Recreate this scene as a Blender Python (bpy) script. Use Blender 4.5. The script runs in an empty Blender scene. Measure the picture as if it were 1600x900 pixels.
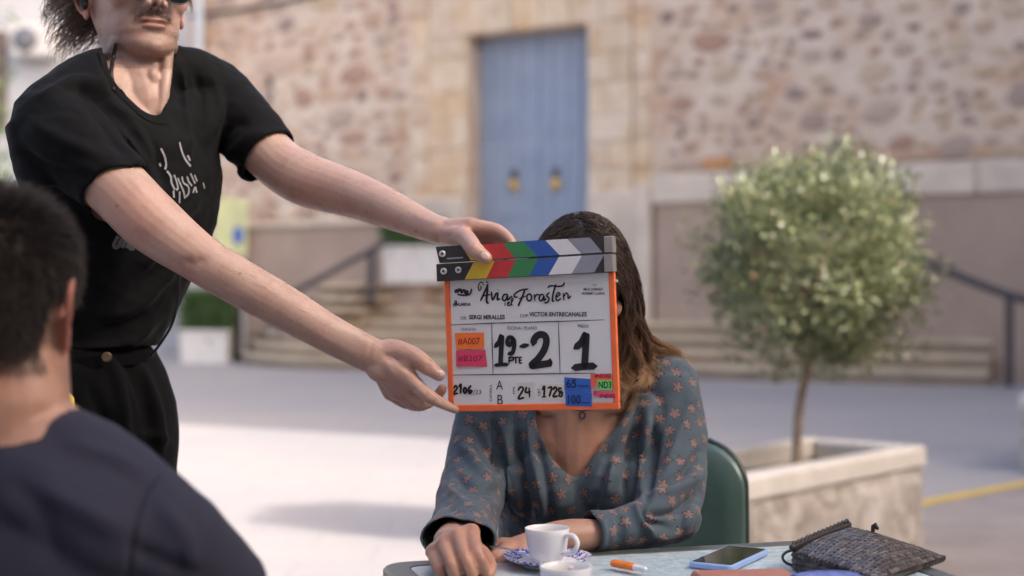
import bpy, math, random
import numpy as np
from mathutils import Vector, Matrix

random.seed(7); rng = np.random.default_rng(7)
scene = bpy.context.scene
COL = scene.collection

# ------------------------------------------------------------------ camera, sky, sun, exposure
FPX = 2222.2                      # focal length in photograph pixels (50 mm on a 36 mm sensor, 1600 px wide)
CAMZ = 1.13
HORIZON = 460.0
PITCH = math.atan((HORIZON - 450.0) / FPX)
cam_d = bpy.data.cameras.new('camera'); cam_d.lens = 50; cam_d.sensor_width = 36
cam_d.clip_start = 0.05; cam_d.clip_end = 600
cam_d.dof.use_dof = True; cam_d.dof.focus_distance = 2.2; cam_d.dof.aperture_fstop = 2.3
cam_d.dof.aperture_blades = 9
cam = bpy.data.objects.new('camera', cam_d); COL.objects.link(cam)
cam.location = (0, 0, CAMZ); cam.rotation_euler = (math.pi/2 + PITCH, 0, 0)
scene.camera = cam

SUN_TRAVEL = Vector((-0.87, 0.50, -0.62)).normalized()
SUN_EL = math.asin(-SUN_TRAVEL.z)
to_sun = -SUN_TRAVEL
world = bpy.data.worlds.new('World'); scene.world = world; world.use_nodes = True
wn = world.node_tree; wn.nodes.clear()
sky = wn.nodes.new('ShaderNodeTexSky'); sky.sky_type = 'NISHITA'; sky.sun_disc = False
sky.sun_elevation = SUN_EL
sky.sun_rotation = math.atan2(to_sun.x, to_sun.y)
sky.air_density = 0.8; sky.dust_density = 7.0; sky.ozone_density = 0.2
bg = wn.nodes.new('ShaderNodeBackground'); bg.inputs['Strength'].default_value = 0.15
wo = wn.nodes.new('ShaderNodeOutputWorld')
wn.links.new(sky.outputs[0], bg.inputs[0]); wn.links.new(bg.outputs[0], wo.inputs[0])
sun_d = bpy.data.lights.new('sun', 'SUN'); sun_d.energy = 2.0; sun_d.angle = math.radians(0.53)
sun_d.color = (1.0, 0.93, 0.84)
sun = bpy.data.objects.new('sun', sun_d); COL.objects.link(sun)
sun.rotation_euler = SUN_TRAVEL.to_track_quat('-Z', 'Y').to_euler(); sun.location = (8, -5, 12)
scene.view_settings.view_transform = 'Standard'; scene.view_settings.look = 'None'
scene.view_settings.gamma = 1.0; scene.view_settings.use_curve_mapping = False
scene.view_settings.exposure = 1.95

# ------------------------------------------------------------------ pixel -> place
def ray(u, v):
    x = (u - 800.0) / FPX; y = (450.0 - v) / FPX
    return np.array((x, math.cos(PITCH) - y*math.sin(PITCH), math.sin(PITCH) + y*math.cos(PITCH)))
def P(u, v, Y):
    d = ray(u, v); return np.array((0, 0, CAMZ)) + d * (Y / d[1])
def onz(u, v, z):                    # where the pixel's ray meets the height z
    d = ray(u, v); return np.array((0, 0, CAMZ)) + d * ((z - CAMZ) / d[2])
def onplane(u, v, o, n):
    d = ray(u, v); c = np.array((0, 0, CAMZ)); o = np.asarray(o, float); n = np.asarray(n, float)
    return c + d * (np.dot(o - c, n) / np.dot(d, n))
def px(V):                           # points -> photograph pixels
    V = np.atleast_2d(V); x = V[:, 0]; y = V[:, 1]; z = V[:, 2] - CAMZ
    f = y*math.cos(PITCH) + z*math.sin(PITCH); w = -y*math.sin(PITCH) + z*math.cos(PITCH)
    return np.stack((800 + FPX*x/f, 450 - FPX*w/f), 1)
def A3(*a): return np.array(a, float)
def nrm(v): v = np.asarray(v, float); return v / (np.linalg.norm(v) + 1e-12)

# ------------------------------------------------------------------ mesh helpers
def cat(parts):
    V = []; F = []; o = 0
    for v, f in parts:
        v = np.asarray(v, float); V.append(v); F += [tuple(int(i) + o for i in q) for q in f]; o += len(v)
    return np.concatenate(V), F
def mesh(name, V, F, mat=None, smooth=True, attrs=None):
    me = bpy.data.meshes.new(name)
    V = np.asarray(V, float)
    if isinstance(F, np.ndarray):
        k = F.shape[1]; n = len(F)
        me.vertices.add(len(V)); me.vertices.foreach_set('co', V.ravel())
        me.loops.add(n*k); me.loops.foreach_set('vertex_index', F.ravel().astype(np.int32))
        me.polygons.add(n); me.polygons.foreach_set('loop_start', np.arange(0, n*k, k, dtype=np.int32))
        me.update(calc_edges=True)
    else:
        me.from_pydata([tuple(p) for p in V], [], F)
    if smooth: me.polygons.foreach_set('use_smooth', [True]*len(me.polygons))
    for k, (typ, arr) in (attrs or {}).items():
        at = me.attributes.new(k, typ, 'POINT')
        at.data.foreach_set({'FLOAT': 'value', 'FLOAT_VECTOR': 'vector', 'FLOAT_COLOR': 'color'}[typ], np.asarray(arr, float).ravel())
    if mat: me.materials.append(mat)
    return me
def obj(name, me, parent=None, loc=None, rot=None):
    o = bpy.data.objects.new(name, me); COL.objects.link(o)
    if loc is not None: o.location = loc
    if rot is not None: o.rotation_euler = rot
    if parent is not None:
        o.parent = parent; bpy.context.view_layer.update() if False else None
    return o
def mk(name, part, mat, parent=None, smooth=True, attrs=None, origin=None):
    V, F = part
    V = np.asarray(V, float)
    o = np.zeros(3) if origin is None else np.asarray(origin, float)
    po = np.zeros(3)
    if parent is not None and 'wo' in parent: po = np.array(parent['wo'])
    me = mesh(name, V - (po if parent is not None else o), F, mat, smooth, attrs)
    ob = obj(name, me, parent, None if parent is not None else o)
    if parent is not None: ob['wo'] = [float(c) for c in po]
    else: ob['wo'] = [float(c) for c in o]
    return ob
def thing(name, label, cat_, loc=(0, 0, 0), group=None):
    o = bpy.data.objects.new(name, None); COL.objects.link(o); o.location = loc; o.empty_display_size = 0.1
    o['label'] = label; o['category'] = cat_; o['wo'] = [float(c) for c in loc]
    if group: o['group'] = group
    return o
def tag(o, label, cat_, group=None):
    o['label'] = label; o['category'] = cat_
    if group: o['group'] = group
    return o
def struct(name, part, mat, smooth=False):
    o = mk(name, part, mat, smooth=smooth); o['kind'] = 'structure'; return o

def box(x0, x1, y0, y1, z0, z1):
    V = [(x, y, z) for z in (z0, z1) for y in (y0, y1) for x in (x0, x1)]
    return np.array(V, float), [(0, 2, 3, 1), (4, 5, 7, 6), (0, 1, 5, 4), (2, 6, 7, 3), (0, 4, 6, 2), (1, 3, 7, 5)]
def bbox(x0, x1, y0, y1, z0, z1, b=0.01):
    """box with chamfered edges"""
    c = np.array(((x0+x1)/2, (y0+y1)/2, (z0+z1)/2)); h = np.array((x1-x0, y1-y0, z1-z0))/2
    b = min(b, *(h*0.49)); V = []
    for sz in (-1, 1):
        for sy in (-1, 1):
            for sx in (-1, 1):
                s = np.array((sx, sy, sz))
                for ax in range(3):
                    p = s*(h-b); p[ax] = s[ax]*h[ax]; V.append(c+p)
    def i(sx, sy, sz, ax): return (((sz > 0)*2 + (sy > 0))*2 + (sx > 0))*3 + ax
    F = []
    F += [(i(1,-1,-1,0), i(1,1,-1,0), i(1,1,1,0), i(1,-1,1,0)), (i(-1,-1,-1,0), i(-1,-1,1,0), i(-1,1,1,0), i(-1,1,-1,0))]
    F += [(i(-1,1,-1,1), i(-1,1,1,1), i(1,1,1,1), i(1,1,-1,1)), (i(-1,-1,-1,1), i(1,-1,-1,1), i(1,-1,1,1), i(-1,-1,1,1))]
    F += [(i(-1,-1,1,2), i(1,-1,1,2), i(1,1,1,2), i(-1,1,1,2)), (i(-1,-1,-1,2), i(-1,1,-1,2), i(1,1,-1,2), i(1,-1,-1,2))]
    for s in (-1, 1):
        for t in (-1, 1):
            F.append((i(-1,s,t,1), i(1,s,t,1), i(1,s,t,2), i(-1,s,t,2)))
            F.append((i(s,-1,t,0), i(s,1,t,0), i(s,1,t,2), i(s,-1,t,2)))
            F.append((i(s,t,-1,0), i(s,t,1,0), i(s,t,1,1), i(s,t,-1,1)))
    for sz in (-1, 1):
        for sy in (-1, 1):
            for sx in (-1, 1): F.append((i(sx,sy,sz,0), i(sx,sy,sz,1), i(sx,sy,sz,2)))
    V = np.array(V); out = []
    for f in F:                       # orient outwards
        p = V[list(f)]; n = np.cross(p[1]-p[0], p[2]-p[0])
        out.append(f if np.dot(n, p.mean(0)-c) > 0 else f[::-1])
    return V, out
def frame(part, o, ex, ey, ez=(0, 0, 1)):
    V, F = part; M = np.array((ex, ey, ez), float); return np.asarray(V) @ M + np.asarray(o, float), F
def spline(pts, n):
    """Catmull-Rom through the rows of pts (any width)"""
    p = np.asarray(pts, float)
    if len(p) == 2: t = np.linspace(0, 1, n)[:, None]; return p[0]*(1-t) + p[1]*t
    q = np.vstack((2*p[0]-p[1], p, 2*p[-1]-p[-2])); out = []
    d = np.linalg.norm(np.diff(p[:, :3], axis=0), axis=1); s = np.concatenate(((0,), np.cumsum(d)))
    for x in np.linspace(0, s[-1], n):
        i = min(max(int(np.searchsorted(s, x, 'right'))-1, 0), len(p)-2); t = (x-s[i])/max(d[i], 1e-9)
        a, b, c, e = q[i], q[i+1], q[i+2], q[i+3]
        out.append(0.5*((2*b) + (c-a)*t + (2*a-5*b+4*c-e)*t*t + (3*b-a-3*c+e)*t**3))
    return np.array(out)
def tube(pts, rads, ref=(0, 0, 1), n=20, steps=None, caps='round', sq=1.0):
    """lofted tube; rads: scalar or (side, normal) per point; 'side' axis is perpendicular to ref"""
    pts = np.asarray(pts, float); R = np.array([(r, r) if np.isscalar(r) else r for r in rads], float)
    L = np.linalg.norm(np.diff(pts, axis=0), axis=1).sum()
    steps = steps or max(4, min(60, int(L/max(0.004, R.min()*0.5))))
    q = spline(np.hstack((pts, R)), steps); C = q[:, :3]; R = np.maximum(q[:, 3:], 1e-4)
    T = np.gradient(C, axis=0); T /= np.linalg.norm(T, axis=1)[:, None] + 1e-12
    rings = []; a = np.arange(n)*2*math.pi/n
    ca = np.sign(np.cos(a))*np.abs(np.cos(a))**sq; sa = np.sign(np.sin(a))*np.abs(np.sin(a))**sq
    ref = np.asarray(ref, float)
    def ring(c, t, r):
        s = np.cross(t, ref)
        if np.linalg.norm(s) < 1e-3: s = np.cross(t, (0.3, 1, 0.2))
        s = nrm(s); m = np.cross(s, t)
        return c + np.outer(ca*r[0], s) + np.outer(sa*r[1], m)
    if caps == 'round':
        for k in range(4):
            b = math.pi/2*(1 - (k+0.35)/4.35)
            rings.append(ring(C[0]-T[0]*R[0].min()*math.sin(b), T[0], R[0]*math.cos(b)))
    for i in range(len(C)): rings.append(ring(C[i], T[i], R[i]))
    if caps == 'round':
        for k in range(3, -1, -1):
            b = math.pi/2*(1 - (k+0.35)/4.35)
            rings.append(ring(C[-1]+T[-1]*R[-1].min()*math.sin(b), T[-1], R[-1]*math.cos(b)))
    return loft(rings)
def loft(rings, closed=True, caps=True):
    m = len(rings); n = len(rings[0]); V = np.concatenate(rings); F = []
    for i in range(m-1):
        for j in range(n if closed else n-1):
            k = (j+1) % n; F.append((i*n+j, i*n+k, (i+1)*n+k, (i+1)*n+j))
    if caps:
        F.append(tuple(range(n-1, -1, -1))); F.append(tuple((m-1)*n+j for j in range(n)))
    return V, F
def ell(c, r, ax=None, n=16):
    ax = np.eye(3) if ax is None else np.array([nrm(a) for a in ax]); rings = []
    a = np.arange(n)*2*math.pi/n
    for k in range(1, n//2):
        b = math.pi*k/(n//2); rings.append(np.stack((np.cos(a)*math.sin(b), np.sin(a)*math.sin(b), -math.cos(b)*np.ones(n)), 1))
    V, F = loft(rings); return (V*np.asarray(r)) @ ax + np.asarray(c), F
def lathe(prof, n=32, close=False):
    """prof: (r, z) rows from the outside in; open shell"""
    a = np.arange(n)*2*math.pi/n
    rings = [np.stack((np.cos(a)*r, np.sin(a)*r, np.full(n, z)), 1) for r, z in prof]
    return loft(rings, True, close)
def prism(poly, z0, z1):
    n = len(poly); V = [(x, y, z0) for x, y in poly] + [(x, y, z1) for x, y in poly]
    F = [tuple(range(n-1, -1, -1)), tuple(range(n, 2*n))] + [(i, (i+1) % n, n+(i+1) % n, n+i) for i in range(n)]
    return np.array(V, float), F
def vnormals(V, F):
    F = np.asarray(F); p = V[F]; fn = np.cross(p[:, 2]-p[:, 0], p[:, 3]-p[:, 1])
    N = np.zeros_like(V)
    for k in range(4): np.add.at(N, F[:, k], fn)
    return N/(np.linalg.norm(N, axis=1)[:, None]+1e-12)
def remesh(parts, voxel, smooth=3):
    V, F = cat(parts); me = mesh('tmp', V, F); ob = bpy.data.objects.new('tmp', me); COL.objects.link(ob)
    m = ob.modifiers.new('r', 'REMESH'); m.mode = 'VOXEL'; m.voxel_size = voxel
    if smooth:
        s = ob.modifiers.new('s', 'SMOOTH'); s.factor = 0.5; s.iterations = smooth
    dg = bpy.context.evaluated_depsgraph_get(); ev = ob.evaluated_get(dg); out = ev.to_mesh()
    nv = len(out.vertices); V = np.empty(nv*3); out.vertices.foreach_get('co', V)
    F = np.empty(len(out.loops), np.int32); out.loops.foreach_get('vertex_index', F)
    assert len(out.loops) == 4*len(out.polygons)
    ev.to_mesh_clear(); bpy.data.objects.remove(ob); bpy.data.meshes.remove(me)
    return V.reshape(-1, 3), F.reshape(-1, 4)
def compact(V, F, keep):
    F = F[keep]; used = np.zeros(len(V), bool); used[F.ravel()] = True
    idx = np.cumsum(used)-1; return V[used], idx[F], used
def smooth_border(V, F, it=12):
    e = np.concatenate([F[:, [0, 1]], F[:, [1, 2]], F[:, [2, 3]], F[:, [3, 0]]]); s = np.sort(e, 1)
    key = s[:, 0].astype(np.int64)*len(V)+s[:, 1]; u, inv, cnt = np.unique(key, return_inverse=True, return_counts=True)
    b = s[cnt[inv] == 1]
    if len(b) == 0: return V
    V = V.copy()
    for _ in range(it):
        S = np.zeros_like(V); n = np.zeros(len(V))
        for i, j in ((0, 1), (1, 0)):
            np.add.at(S, b[:, i], V[b[:, j]]); np.add.at(n, b[:, i], 1)
        m = n > 0; V[m] = 0.5*V[m] + 0.5*S[m]/n[m][:, None]
    return V
def shell(V, F, th):
    """give an open quad sheet thickness inwards"""
    N = vnormals(V, F); n = len(V); W = V - N*th
    e = np.concatenate([F[:, [0, 1]], F[:, [1, 2]], F[:, [2, 3]], F[:, [3, 0]]]); s = np.sort(e, 1)
    key = s[:, 0].astype(np.int64)*n+s[:, 1]; u, inv, cnt = np.unique(key, return_inverse=True, return_counts=True)
    b = e[cnt[inv] == 1]
    side = np.stack((b[:, 1], b[:, 0], b[:, 0]+n, b[:, 1]+n), 1)
    return np.concatenate((V, W)), np.concatenate((F, F[:, ::-1]+n, side))
def noise3(V, scale, seed=0, octaves=3):
    """cheap smooth value noise from summed sines"""
    r = np.random.default_rng(seed); out = np.zeros(len(V)); a = 1.0; tot = 0
    for o in range(octaves):
        for k in range(4):
            d = r.normal(size=3); d /= np.linalg.norm(d); ph = r.uniform(0, 6.28)
            w = r.normal(size=3); w /= np.linalg.norm(w)
            out += a*np.sin(scale*(V@d) + ph + 1.3*np.sin(scale*0.7*(V@w)+ph*2)); tot += a
        scale *= 2.1; a *= 0.5
    return out/tot*2
def segdist(Q, poly):
    """2-D distance from rows of Q to a polyline and the parameter along it 0..1"""
    poly = np.asarray(poly, float); best = np.full(len(Q), 1e9); par = np.zeros(len(Q)); n = len(poly)-1
    for i in range(n):
        a, b = poly[i], poly[i+1]; ab = b-a
        t = np.clip(((Q-a)@ab)/(ab@ab+1e-12), 0, 1); d = np.linalg.norm(Q-(a+t[:, None]*ab), axis=1)
        m = d < best; best[m] = d[m]; par[m] = (i+t[m])/n
    return best, par
def folds(V, F, lines):
    """raise/lower soft folds on the side of the cloth that faces the room; lines: (pixel polyline, height m, width px)"""
    N = vnormals(V, F); Q = px(V); W = np.clip(-(N @ nrm((0, 1, -0.1)))*2.2, 0, 1); D = np.zeros(len(V))
    for poly, amp, w in lines:
        d, t = segdist(Q, spline(np.array(poly, float), 14) if len(poly) > 2 else poly)
        D += amp*np.exp(-(d/w)**2)*np.clip(np.sin(math.pi*np.clip(t*0.9+0.05, 0, 1))*1.6, 0, 1)
    return V + N*(D*W)[:, None]

# ------------------------------------------------------------------ materials
class NT:
    def __init__(s, name):
        s.m = bpy.data.materials.new(name); s.m.use_nodes = True; s.t = s.m.node_tree; s.t.nodes.clear()
        s.out = s.n('ShaderNodeOutputMaterial'); s.b = s.n('ShaderNodeBsdfPrincipled'); s.l(s.b.outputs[0], s.out.inputs[0])
    def n(s, typ, **k):
        nd = s.t.nodes.new(typ)
        for a, b in k.items(): setattr(nd, a, b)
        return nd
    def l(s, a, b): s.t.links.new(a, b)
    def co(s, which='Object'): return s.n('ShaderNodeTexCoord').outputs[which]
    def noise(s, scale, detail=4, rough=0.55, vec=None, dist=0.0):
        x = s.n('ShaderNodeTexNoise'); x.inputs['Scale'].default_value = scale; x.inputs['Detail'].default_value = detail
        x.inputs['Roughness'].default_value = rough; x.inputs['Distortion'].default_value = dist
        s.l(vec if vec is not None else s.co(), x.inputs['Vector']); return x.outputs['Fac']
    def ramp(s, fac, stops):
        r = s.n('ShaderNodeValToRGB'); e = r.color_ramp.elements
        while len(e) < len(stops): e.new(0.5)
        for i, (p, c) in enumerate(stops): e[i].position = p; e[i].color = (*c[:3], 1)
        s.l(fac, r.inputs[0]); return r.outputs[0]
    def mix(s, fac, a, b, mode='MIX'):
        x = s.n('ShaderNodeMix', data_type='RGBA', blend_type=mode)
        for i, v in ((0, fac), (6, a), (7, b)):
            if isinstance(v, (int, float)): x.inputs[i].default_value = v
            elif isinstance(v, tuple): x.inputs[i].default_value = (*v[:3], 1)
            else: s.l(v, x.inputs[i])
        return x.outputs[2]
    def math(s, op, a, b=None, c=None):
        x = s.n('ShaderNodeMath', operation=op)
        for i, v in enumerate((a, b, c)):
            if v is None: continue
            if isinstance(v, (int, float)): x.inputs[i].default_value = v
            else: s.l(v, x.inputs[i])
        return x.outputs[0]
    def bump(s, h, strength=0.3, dist=0.002):
        b = s.n('ShaderNodeBump'); b.inputs['Strength'].default_value = strength; b.inputs['Distance'].default_value = dist
        s.l(h, b.inputs['Height']); s.l(b.outputs[0], s.b.inputs['Normal'])
    def set(s, **k):
        for a, v in k.items():
            i = s.b.inputs[a.replace('_', ' ')]
            if isinstance(v, (int, float)): i.default_value = v
            elif isinstance(v, tuple): i.default_value = (*v[:3], 1) if len(i.default_value) == 4 else v
            else: s.l(v, i)
        return s
    def attr(s, name, out='Color'):
        a = s.n('ShaderNodeAttribute'); a.attribute_name = name; return a.outputs[out]
def plain(name, col, rough=0.6, var=0.12, scale=40, metallic=0.0, bump=0.0, bscale=None, spec=0.5, bdist=0.002):
    m = NT(name); c2 = tuple(min(1, c*(1+var)) for c in col); c1 = tuple(c*(1-var) for c in col)
    f = m.noise(scale, 5); m.set(Base_Color=m.ramp(f, [(0.3, c1), (0.7, c2)]), Roughness=rough, Metallic=metallic)
    m.b.inputs['Specular IOR Level'].default_value = spec
    if bump: m.bump(m.noise(bscale or scale*3, 6), bump, bdist)
    return m.m
# ================================================================== setting
# ---- materials
m = NT('plaza_paving')
co = m.co()
big = m.noise(0.35, 3, vec=co); fine = m.noise(60, 6, vec=co)
br = m.n('ShaderNodeTexBrick'); br.inputs['Scale'].default_value = 1.0; br.inputs['Mortar Size'].default_value = 0.014
br.inputs['Brick Width'].default_value = 0.6; br.inputs['Row Height'].default_value = 0.4
br.inputs['Color1'].default_value = (0.335, 0.305, 0.31, 1); br.inputs['Color2'].default_value = (0.295, 0.275, 0.285, 1)
br.inputs['Mortar'].default_value = (0.24, 0.22, 0.22, 1); m.l(co, br.inputs['Vector'])
c = m.mix(0.6, br.outputs[0], m.ramp(big, [(0.30, (0.42, 0.36, 0.315)), (0.5, (0.335, 0.305, 0.30)), (0.70, (0.275, 0.26, 0.285))]))
c = m.mix(0.25, c, m.ramp(fine, [(0.3, (0.2, 0.19, 0.19)), (0.7, (0.5, 0.48, 0.48))]))
m.set(Base_Color=c, Roughness=0.75); m.bump(fine, 0.25, 0.003); M_PLAZA = m.m
M_PAVE = plain('near_pavement', (0.30, 0.255, 0.235), 0.8, 0.15, 3, bump=0.3, bscale=90)
M_YELLOW = plain('yellow_road_paint', (0.62, 0.42, 0.09), 0.7, 0.25, 9)
m = NT('church_mortar'); co = m.co()
a = m.ramp(m.noise(1.3, 8, 0.65, co, 0.8), [(0.28, (0.55, 0.30, 0.16)), (0.42, (0.66, 0.50, 0.38)), (0.56, (0.73, 0.59, 0.47)), (0.74, (0.77, 0.65, 0.53))])
b2 = m.ramp(m.noise(0.5, 4, vec=co), [(0.5, (1, 1, 1)), (0.75, (0.86, 0.70, 0.58))])
m.set(Base_Color=m.mix(0.8, a, b2, 'MULTIPLY'), Roughness=0.9); m.bump(m.noise(14, 8, 0.7, co), 0.6, 0.03); M_MORTAR = m.m
STONES = []
for i, c in enumerate([(0.42, 0.24, 0.17), (0.40, 0.29, 0.24), (0.32, 0.22, 0.19), (0.58, 0.29, 0.12), (0.58, 0.43, 0.28), (0.48, 0.30, 0.21)]):
    m = NT('rubble_stone_%d' % i); rnd = m.n('ShaderNodeObjectInfo').outputs['Random']
    f = m.noise(5, 6); base = m.ramp(f, [(0.25, tuple(x*0.75 for x in c)), (0.75, tuple(min(1, x*1.35) for x in c))])
    m.set(Base_Color=m.mix(m.math('MULTIPLY', rnd, 0.75), base, (0.62, 0.48, 0.37)), Roughness=0.85); m.bump(m.noise(25, 5), 0.5, 0.02); STONES.append(m.m)
m = NT('ashlar'); co = m.co(); rnd = m.n('ShaderNodeObjectInfo').outputs['Random']
a = m.ramp(m.noise(2.2, 7, 0.62, co, 0.5), [(0.28, (0.60, 0.38, 0.20)), (0.42, (0.69, 0.54, 0.39)), (0.58, (0.76, 0.64, 0.51)), (0.8, (0.80, 0.71, 0.60))])
tone = m.ramp(rnd, [(0.0, (0.86, 0.78, 0.70)), (0.5, (1, 0.97, 0.93)), (1.0, (1.0, 0.88, 0.72))])
m.set(Base_Color=m.mix(1.0, a, tone, 'MULTIPLY'), Roughness=0.85); m.bump(m.noise(20, 6), 0.5, 0.02); M_ASHLAR = m.m
m = NT('blue_door_paint'); co = m.co()
a = m.ramp(m.noise(1.6, 6, 0.6, co), [(0.3, (0.25, 0.295, 0.385)), (0.7, (0.32, 0.365, 0.45))])
m.set(Base_Color=a, Roughness=0.55); m.bump(m.noise(30, 4), 0.2, 0.004); M_DOOR = m.m
M_BRASS = plain('brass', (0.75, 0.45, 0.10), 0.35, 0.15, 20, metallic=0.7)
M_IRON = plain('dark_iron', (0.06, 0.05, 0.055), 0.5, 0.2, 20)
M_STEP = plain('step_stone', (0.60, 0.48, 0.34), 0.85, 0.18, 2.5, bump=0.4, bscale=30, bdist=0.01)
M_RISER = plain('step_core', (0.30, 0.22, 0.15), 0.9, 0.2, 2.0)
M_PLASTER = plain('mauve_render', (0.42, 0.305, 0.235), 0.9, 0.12, 1.2, bump=0.3, bscale=60, bdist=0.006)
M_COPING = plain('pale_coping_stone', (0.68, 0.565, 0.45), 0.85, 0.15, 2.0, bump=0.4, bscale=25, bdist=0.01)
M_WHITEWALL = plain('whitewash', (0.50, 0.49, 0.495), 0.9, 0.05, 1.5, bump=0.2, bscale=40)
M_HOUSE = plain('house_render', (0.62, 0.52, 0.43), 0.9, 0.08, 0.6)
M_TILE = plain('clay_roof', (0.40, 0.20, 0.13), 0.85, 0.2, 1.5)
M_SHUTTER = plain('shutter', (0.14, 0.10, 0.08), 0.6, 0.15, 8)
M_WHITEBOX = plain('white_planter_stone', (0.68, 0.645, 0.61), 0.8, 0.08, 6, bump=0.3, bscale=60, bdist=0.004)
M_METAL = plain('galvanised_metal', (0.55, 0.56, 0.58), 0.4, 0.08, 20, metallic=0.5)
M_SOIL = plain('soil', (0.12, 0.085, 0.06), 0.95, 0.3, 30, bump=0.6, bscale=80, bdist=0.01)

# ---- ground: one sheet to the horizon, the near pavement, its kerb line and the yellow line
G = 260.0
struct('ground', (np.array([(-G, -G, 0), (G, -G, 0), (G, G, 0), (-G, G, 0)], float), [(0, 1, 2, 3)]), M_PLAZA)
y1 = onz(1445, 787, 0); y2 = onz(1600, 757, 0); yd = nrm(y2-y1); yn = np.array((-yd[1], yd[0], 0))
ya = y1 - yd*0.75; yb = y1 + yd*14
def strip(a, b, n, w, z): return np.array([a-n*w, b-n*w, b+n*w, a+n*w]) + (0, 0, z), [(0, 1, 2, 3)]
nearp = np.array([(0.9, -30, 0), yb - yd*0 + np.array((0, -30, 0)), yb, ya, (0.9, 5.0, 0)]) + (0, 0, 0.004)
struct('pavement', (nearp, [tuple(range(5))]), M_PAVE)
o = mk('painted_line', strip(ya, yb, yn, 0.055, 0.008), M_YELLOW, smooth=False); o['kind'] = 'structure'

# ---- church
ANG = math.radians(29)
CE = np.array((math.cos(ANG), -math.sin(ANG), 0)); CN = np.array((-math.sin(ANG), -math.cos(ANG), 0))   # along the wall, out of the wall
CO = P(828, 460, 22.6); CO[2] = 0
def cw(u, v, off=0.0):                       # pixel -> (along, height) on the church wall
    p = onplane(u, v, CO + CN*off, CN) - CO; return float(p @ CE), float(p[2])
def cl(part): return frame(part, CO, CE, CN)  # local x along, y out of the wall, z up
church = thing('church', 'old church with rubble stone wall and a tall blue double door', 'church', CO)
dl, dtop = cw(733, 62); dr, dtop2 = cw(921, 30); dtop = (dtop+dtop2)/2
PLAT = 1.30
WT = 8.5
wl = cw(296, 300)[0]; wr = 16.0
mk('wall', cl(cat([box(wl, dl, -0.8, 0, 0, WT), box(dr, wr, -0.8, 0, 0, WT), box(dl, dr, -0.8, 0, dtop, WT), box(wl-0.001, wl, -9, -0.8, 0, WT), box(wr, wr+0.001, -9, -0.8, 0, WT)])), M_MORTAR, church, smooth=False)
mk('door_sill', cl(bbox(dl-0.3, dr+0.3, -0.5, 0.35, PLAT, PLAT+0.14, 0.02)), M_ASHLAR, church, smooth=False)
mid = (dl+dr)/2
for s, (a, b) in enumerate(((dl, mid-0.004), (mid+0.004, dr))):
    lf = mk('door_leaf', cl(bbox(a, b, -0.42, -0.34, PLAT+0.14, dtop, 0.01)), M_DOOR, church, smooth=False)
    zs = [PLAT+0.2, PLAT+1.15, cw(830, 200)[1], dtop-0.06]
    for z0, z1 in zip(zs[:-1], zs[1:]):
        for k in range(4):
            w = (b-a-0.08)/4; x = a+0.04+k*w
            mk('plank', cl(bbox(x+0.006, x+w-0.006, -0.34, -0.32, z0+0.04, z1-0.04, 0.008)), M_DOOR, lf, smooth=False)
    for z in zs[1:-1]:
        mk('rail', cl(bbox(a+0.02, b-0.02, -0.34, -0.305, z-0.05, z+0.05, 0.01)), M_DOOR, lf, smooth=False)
    u, v = ((803, 290), (868, 288))[s]; kx, kz = cw(u, v, -0.3)
    kn = mk('knocker', cl(cat([ell((kx, -0.29, kz), (0.08, 0.05, 0.11)), ell((kx, -0.27, kz-0.02), (0.045, 0.05, 0.055))])), M_BRASS, lf)
    mk('knocker_plate', cl(bbox(kx-0.06, kx+0.06, -0.32, -0.296, kz+0.10, kz+0.26, 0.01)), M_IRON, lf, smooth=False)
mk('meeting_stile', cl(bbox(mid-0.05, mid+0.05, -0.338, -0.29, PLAT+0.15, dtop-0.01, 0.01)), M_DOOR, church, smooth=False)
# door surround in dressed blocks
jl = cw(672, 200)[0]; jr = cw(990, 200)[0]
def blocks(x0, x1, z0, z1, split):
    z = z0; k = 0
    while z < z1-0.1:
        h = min(random.uniform(0.34, 0.58), z1-z); h = z1-z if z1-z-h < 0.18 else h
        cuts = [x0, x1] if (k % 3 == 2) else [x0, x0 + (x1-x0)*(split if k % 2 else 1-split), x1]
        for a, b in zip(cuts[:-1], cuts[1:]):
            mk('ashlar_block', cl(bbox(a+0.004, b-0.004, -0.35, 0.05+random.uniform(0, 0.03), z+0.004, z+h-0.004, 0.012)), M_ASHLAR, church, smooth=False)
        z += h; k += 1
blocks(jl, dl-0.002, PLAT, dtop, 0.45); blocks(dr+0.002, jr, PLAT, dtop, 0.55)
n = 7
for k in range(n):                            # flat arch above the door
    a = jl + (jr-jl)*k/n; b = jl + (jr-jl)*(k+1)/n; h = 0.75 + (0.12 if k == n//2 else 0)
    mk('voussoir', cl(bbox(a+0.006, b-0.006, -0.35, 0.06+random.uniform(0, 0.03), dtop+0.004, dtop+h, 0.02)), M_ASHLAR, church, smooth=False)
z = dtop+0.92                                  # an outer order of pilaster blocks and a cornice
mk('cornice', cl(bbox(jl-0.25, jr+0.25, 0, 0.2, z, z+0.22, 0.03)), M_ASHLAR, church, smooth=False)
for side in (0, 1):
    x0, x1 = ((jl-0.34, jl-0.02) if side == 0 else (jr+0.02, jr+0.30)); z = PLAT
    while z < dtop+0.85:
        h = random.uniform(0.3, 0.6); h = min(h, dtop+0.88-z)
        mk('ashlar_block', cl(bbox(x0, x1, -0.1, 0.03+random.uniform(0, 0.03), z+0.008, z+h-0.008, 0.02)), M_ASHLAR, church, smooth=False); z += h
for kx0, kx1 in ((jl-0.40, dl-0.02), (dr+0.02, jr+0.34)):   # pale bases of the pilasters
    mk('plinth_block', cl(bbox(kx0, kx1, -0.2, 0.16, PLAT+0.001, cw(950, 300)[1], 0.03)), M_COPING, church, smooth=False)
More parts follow.
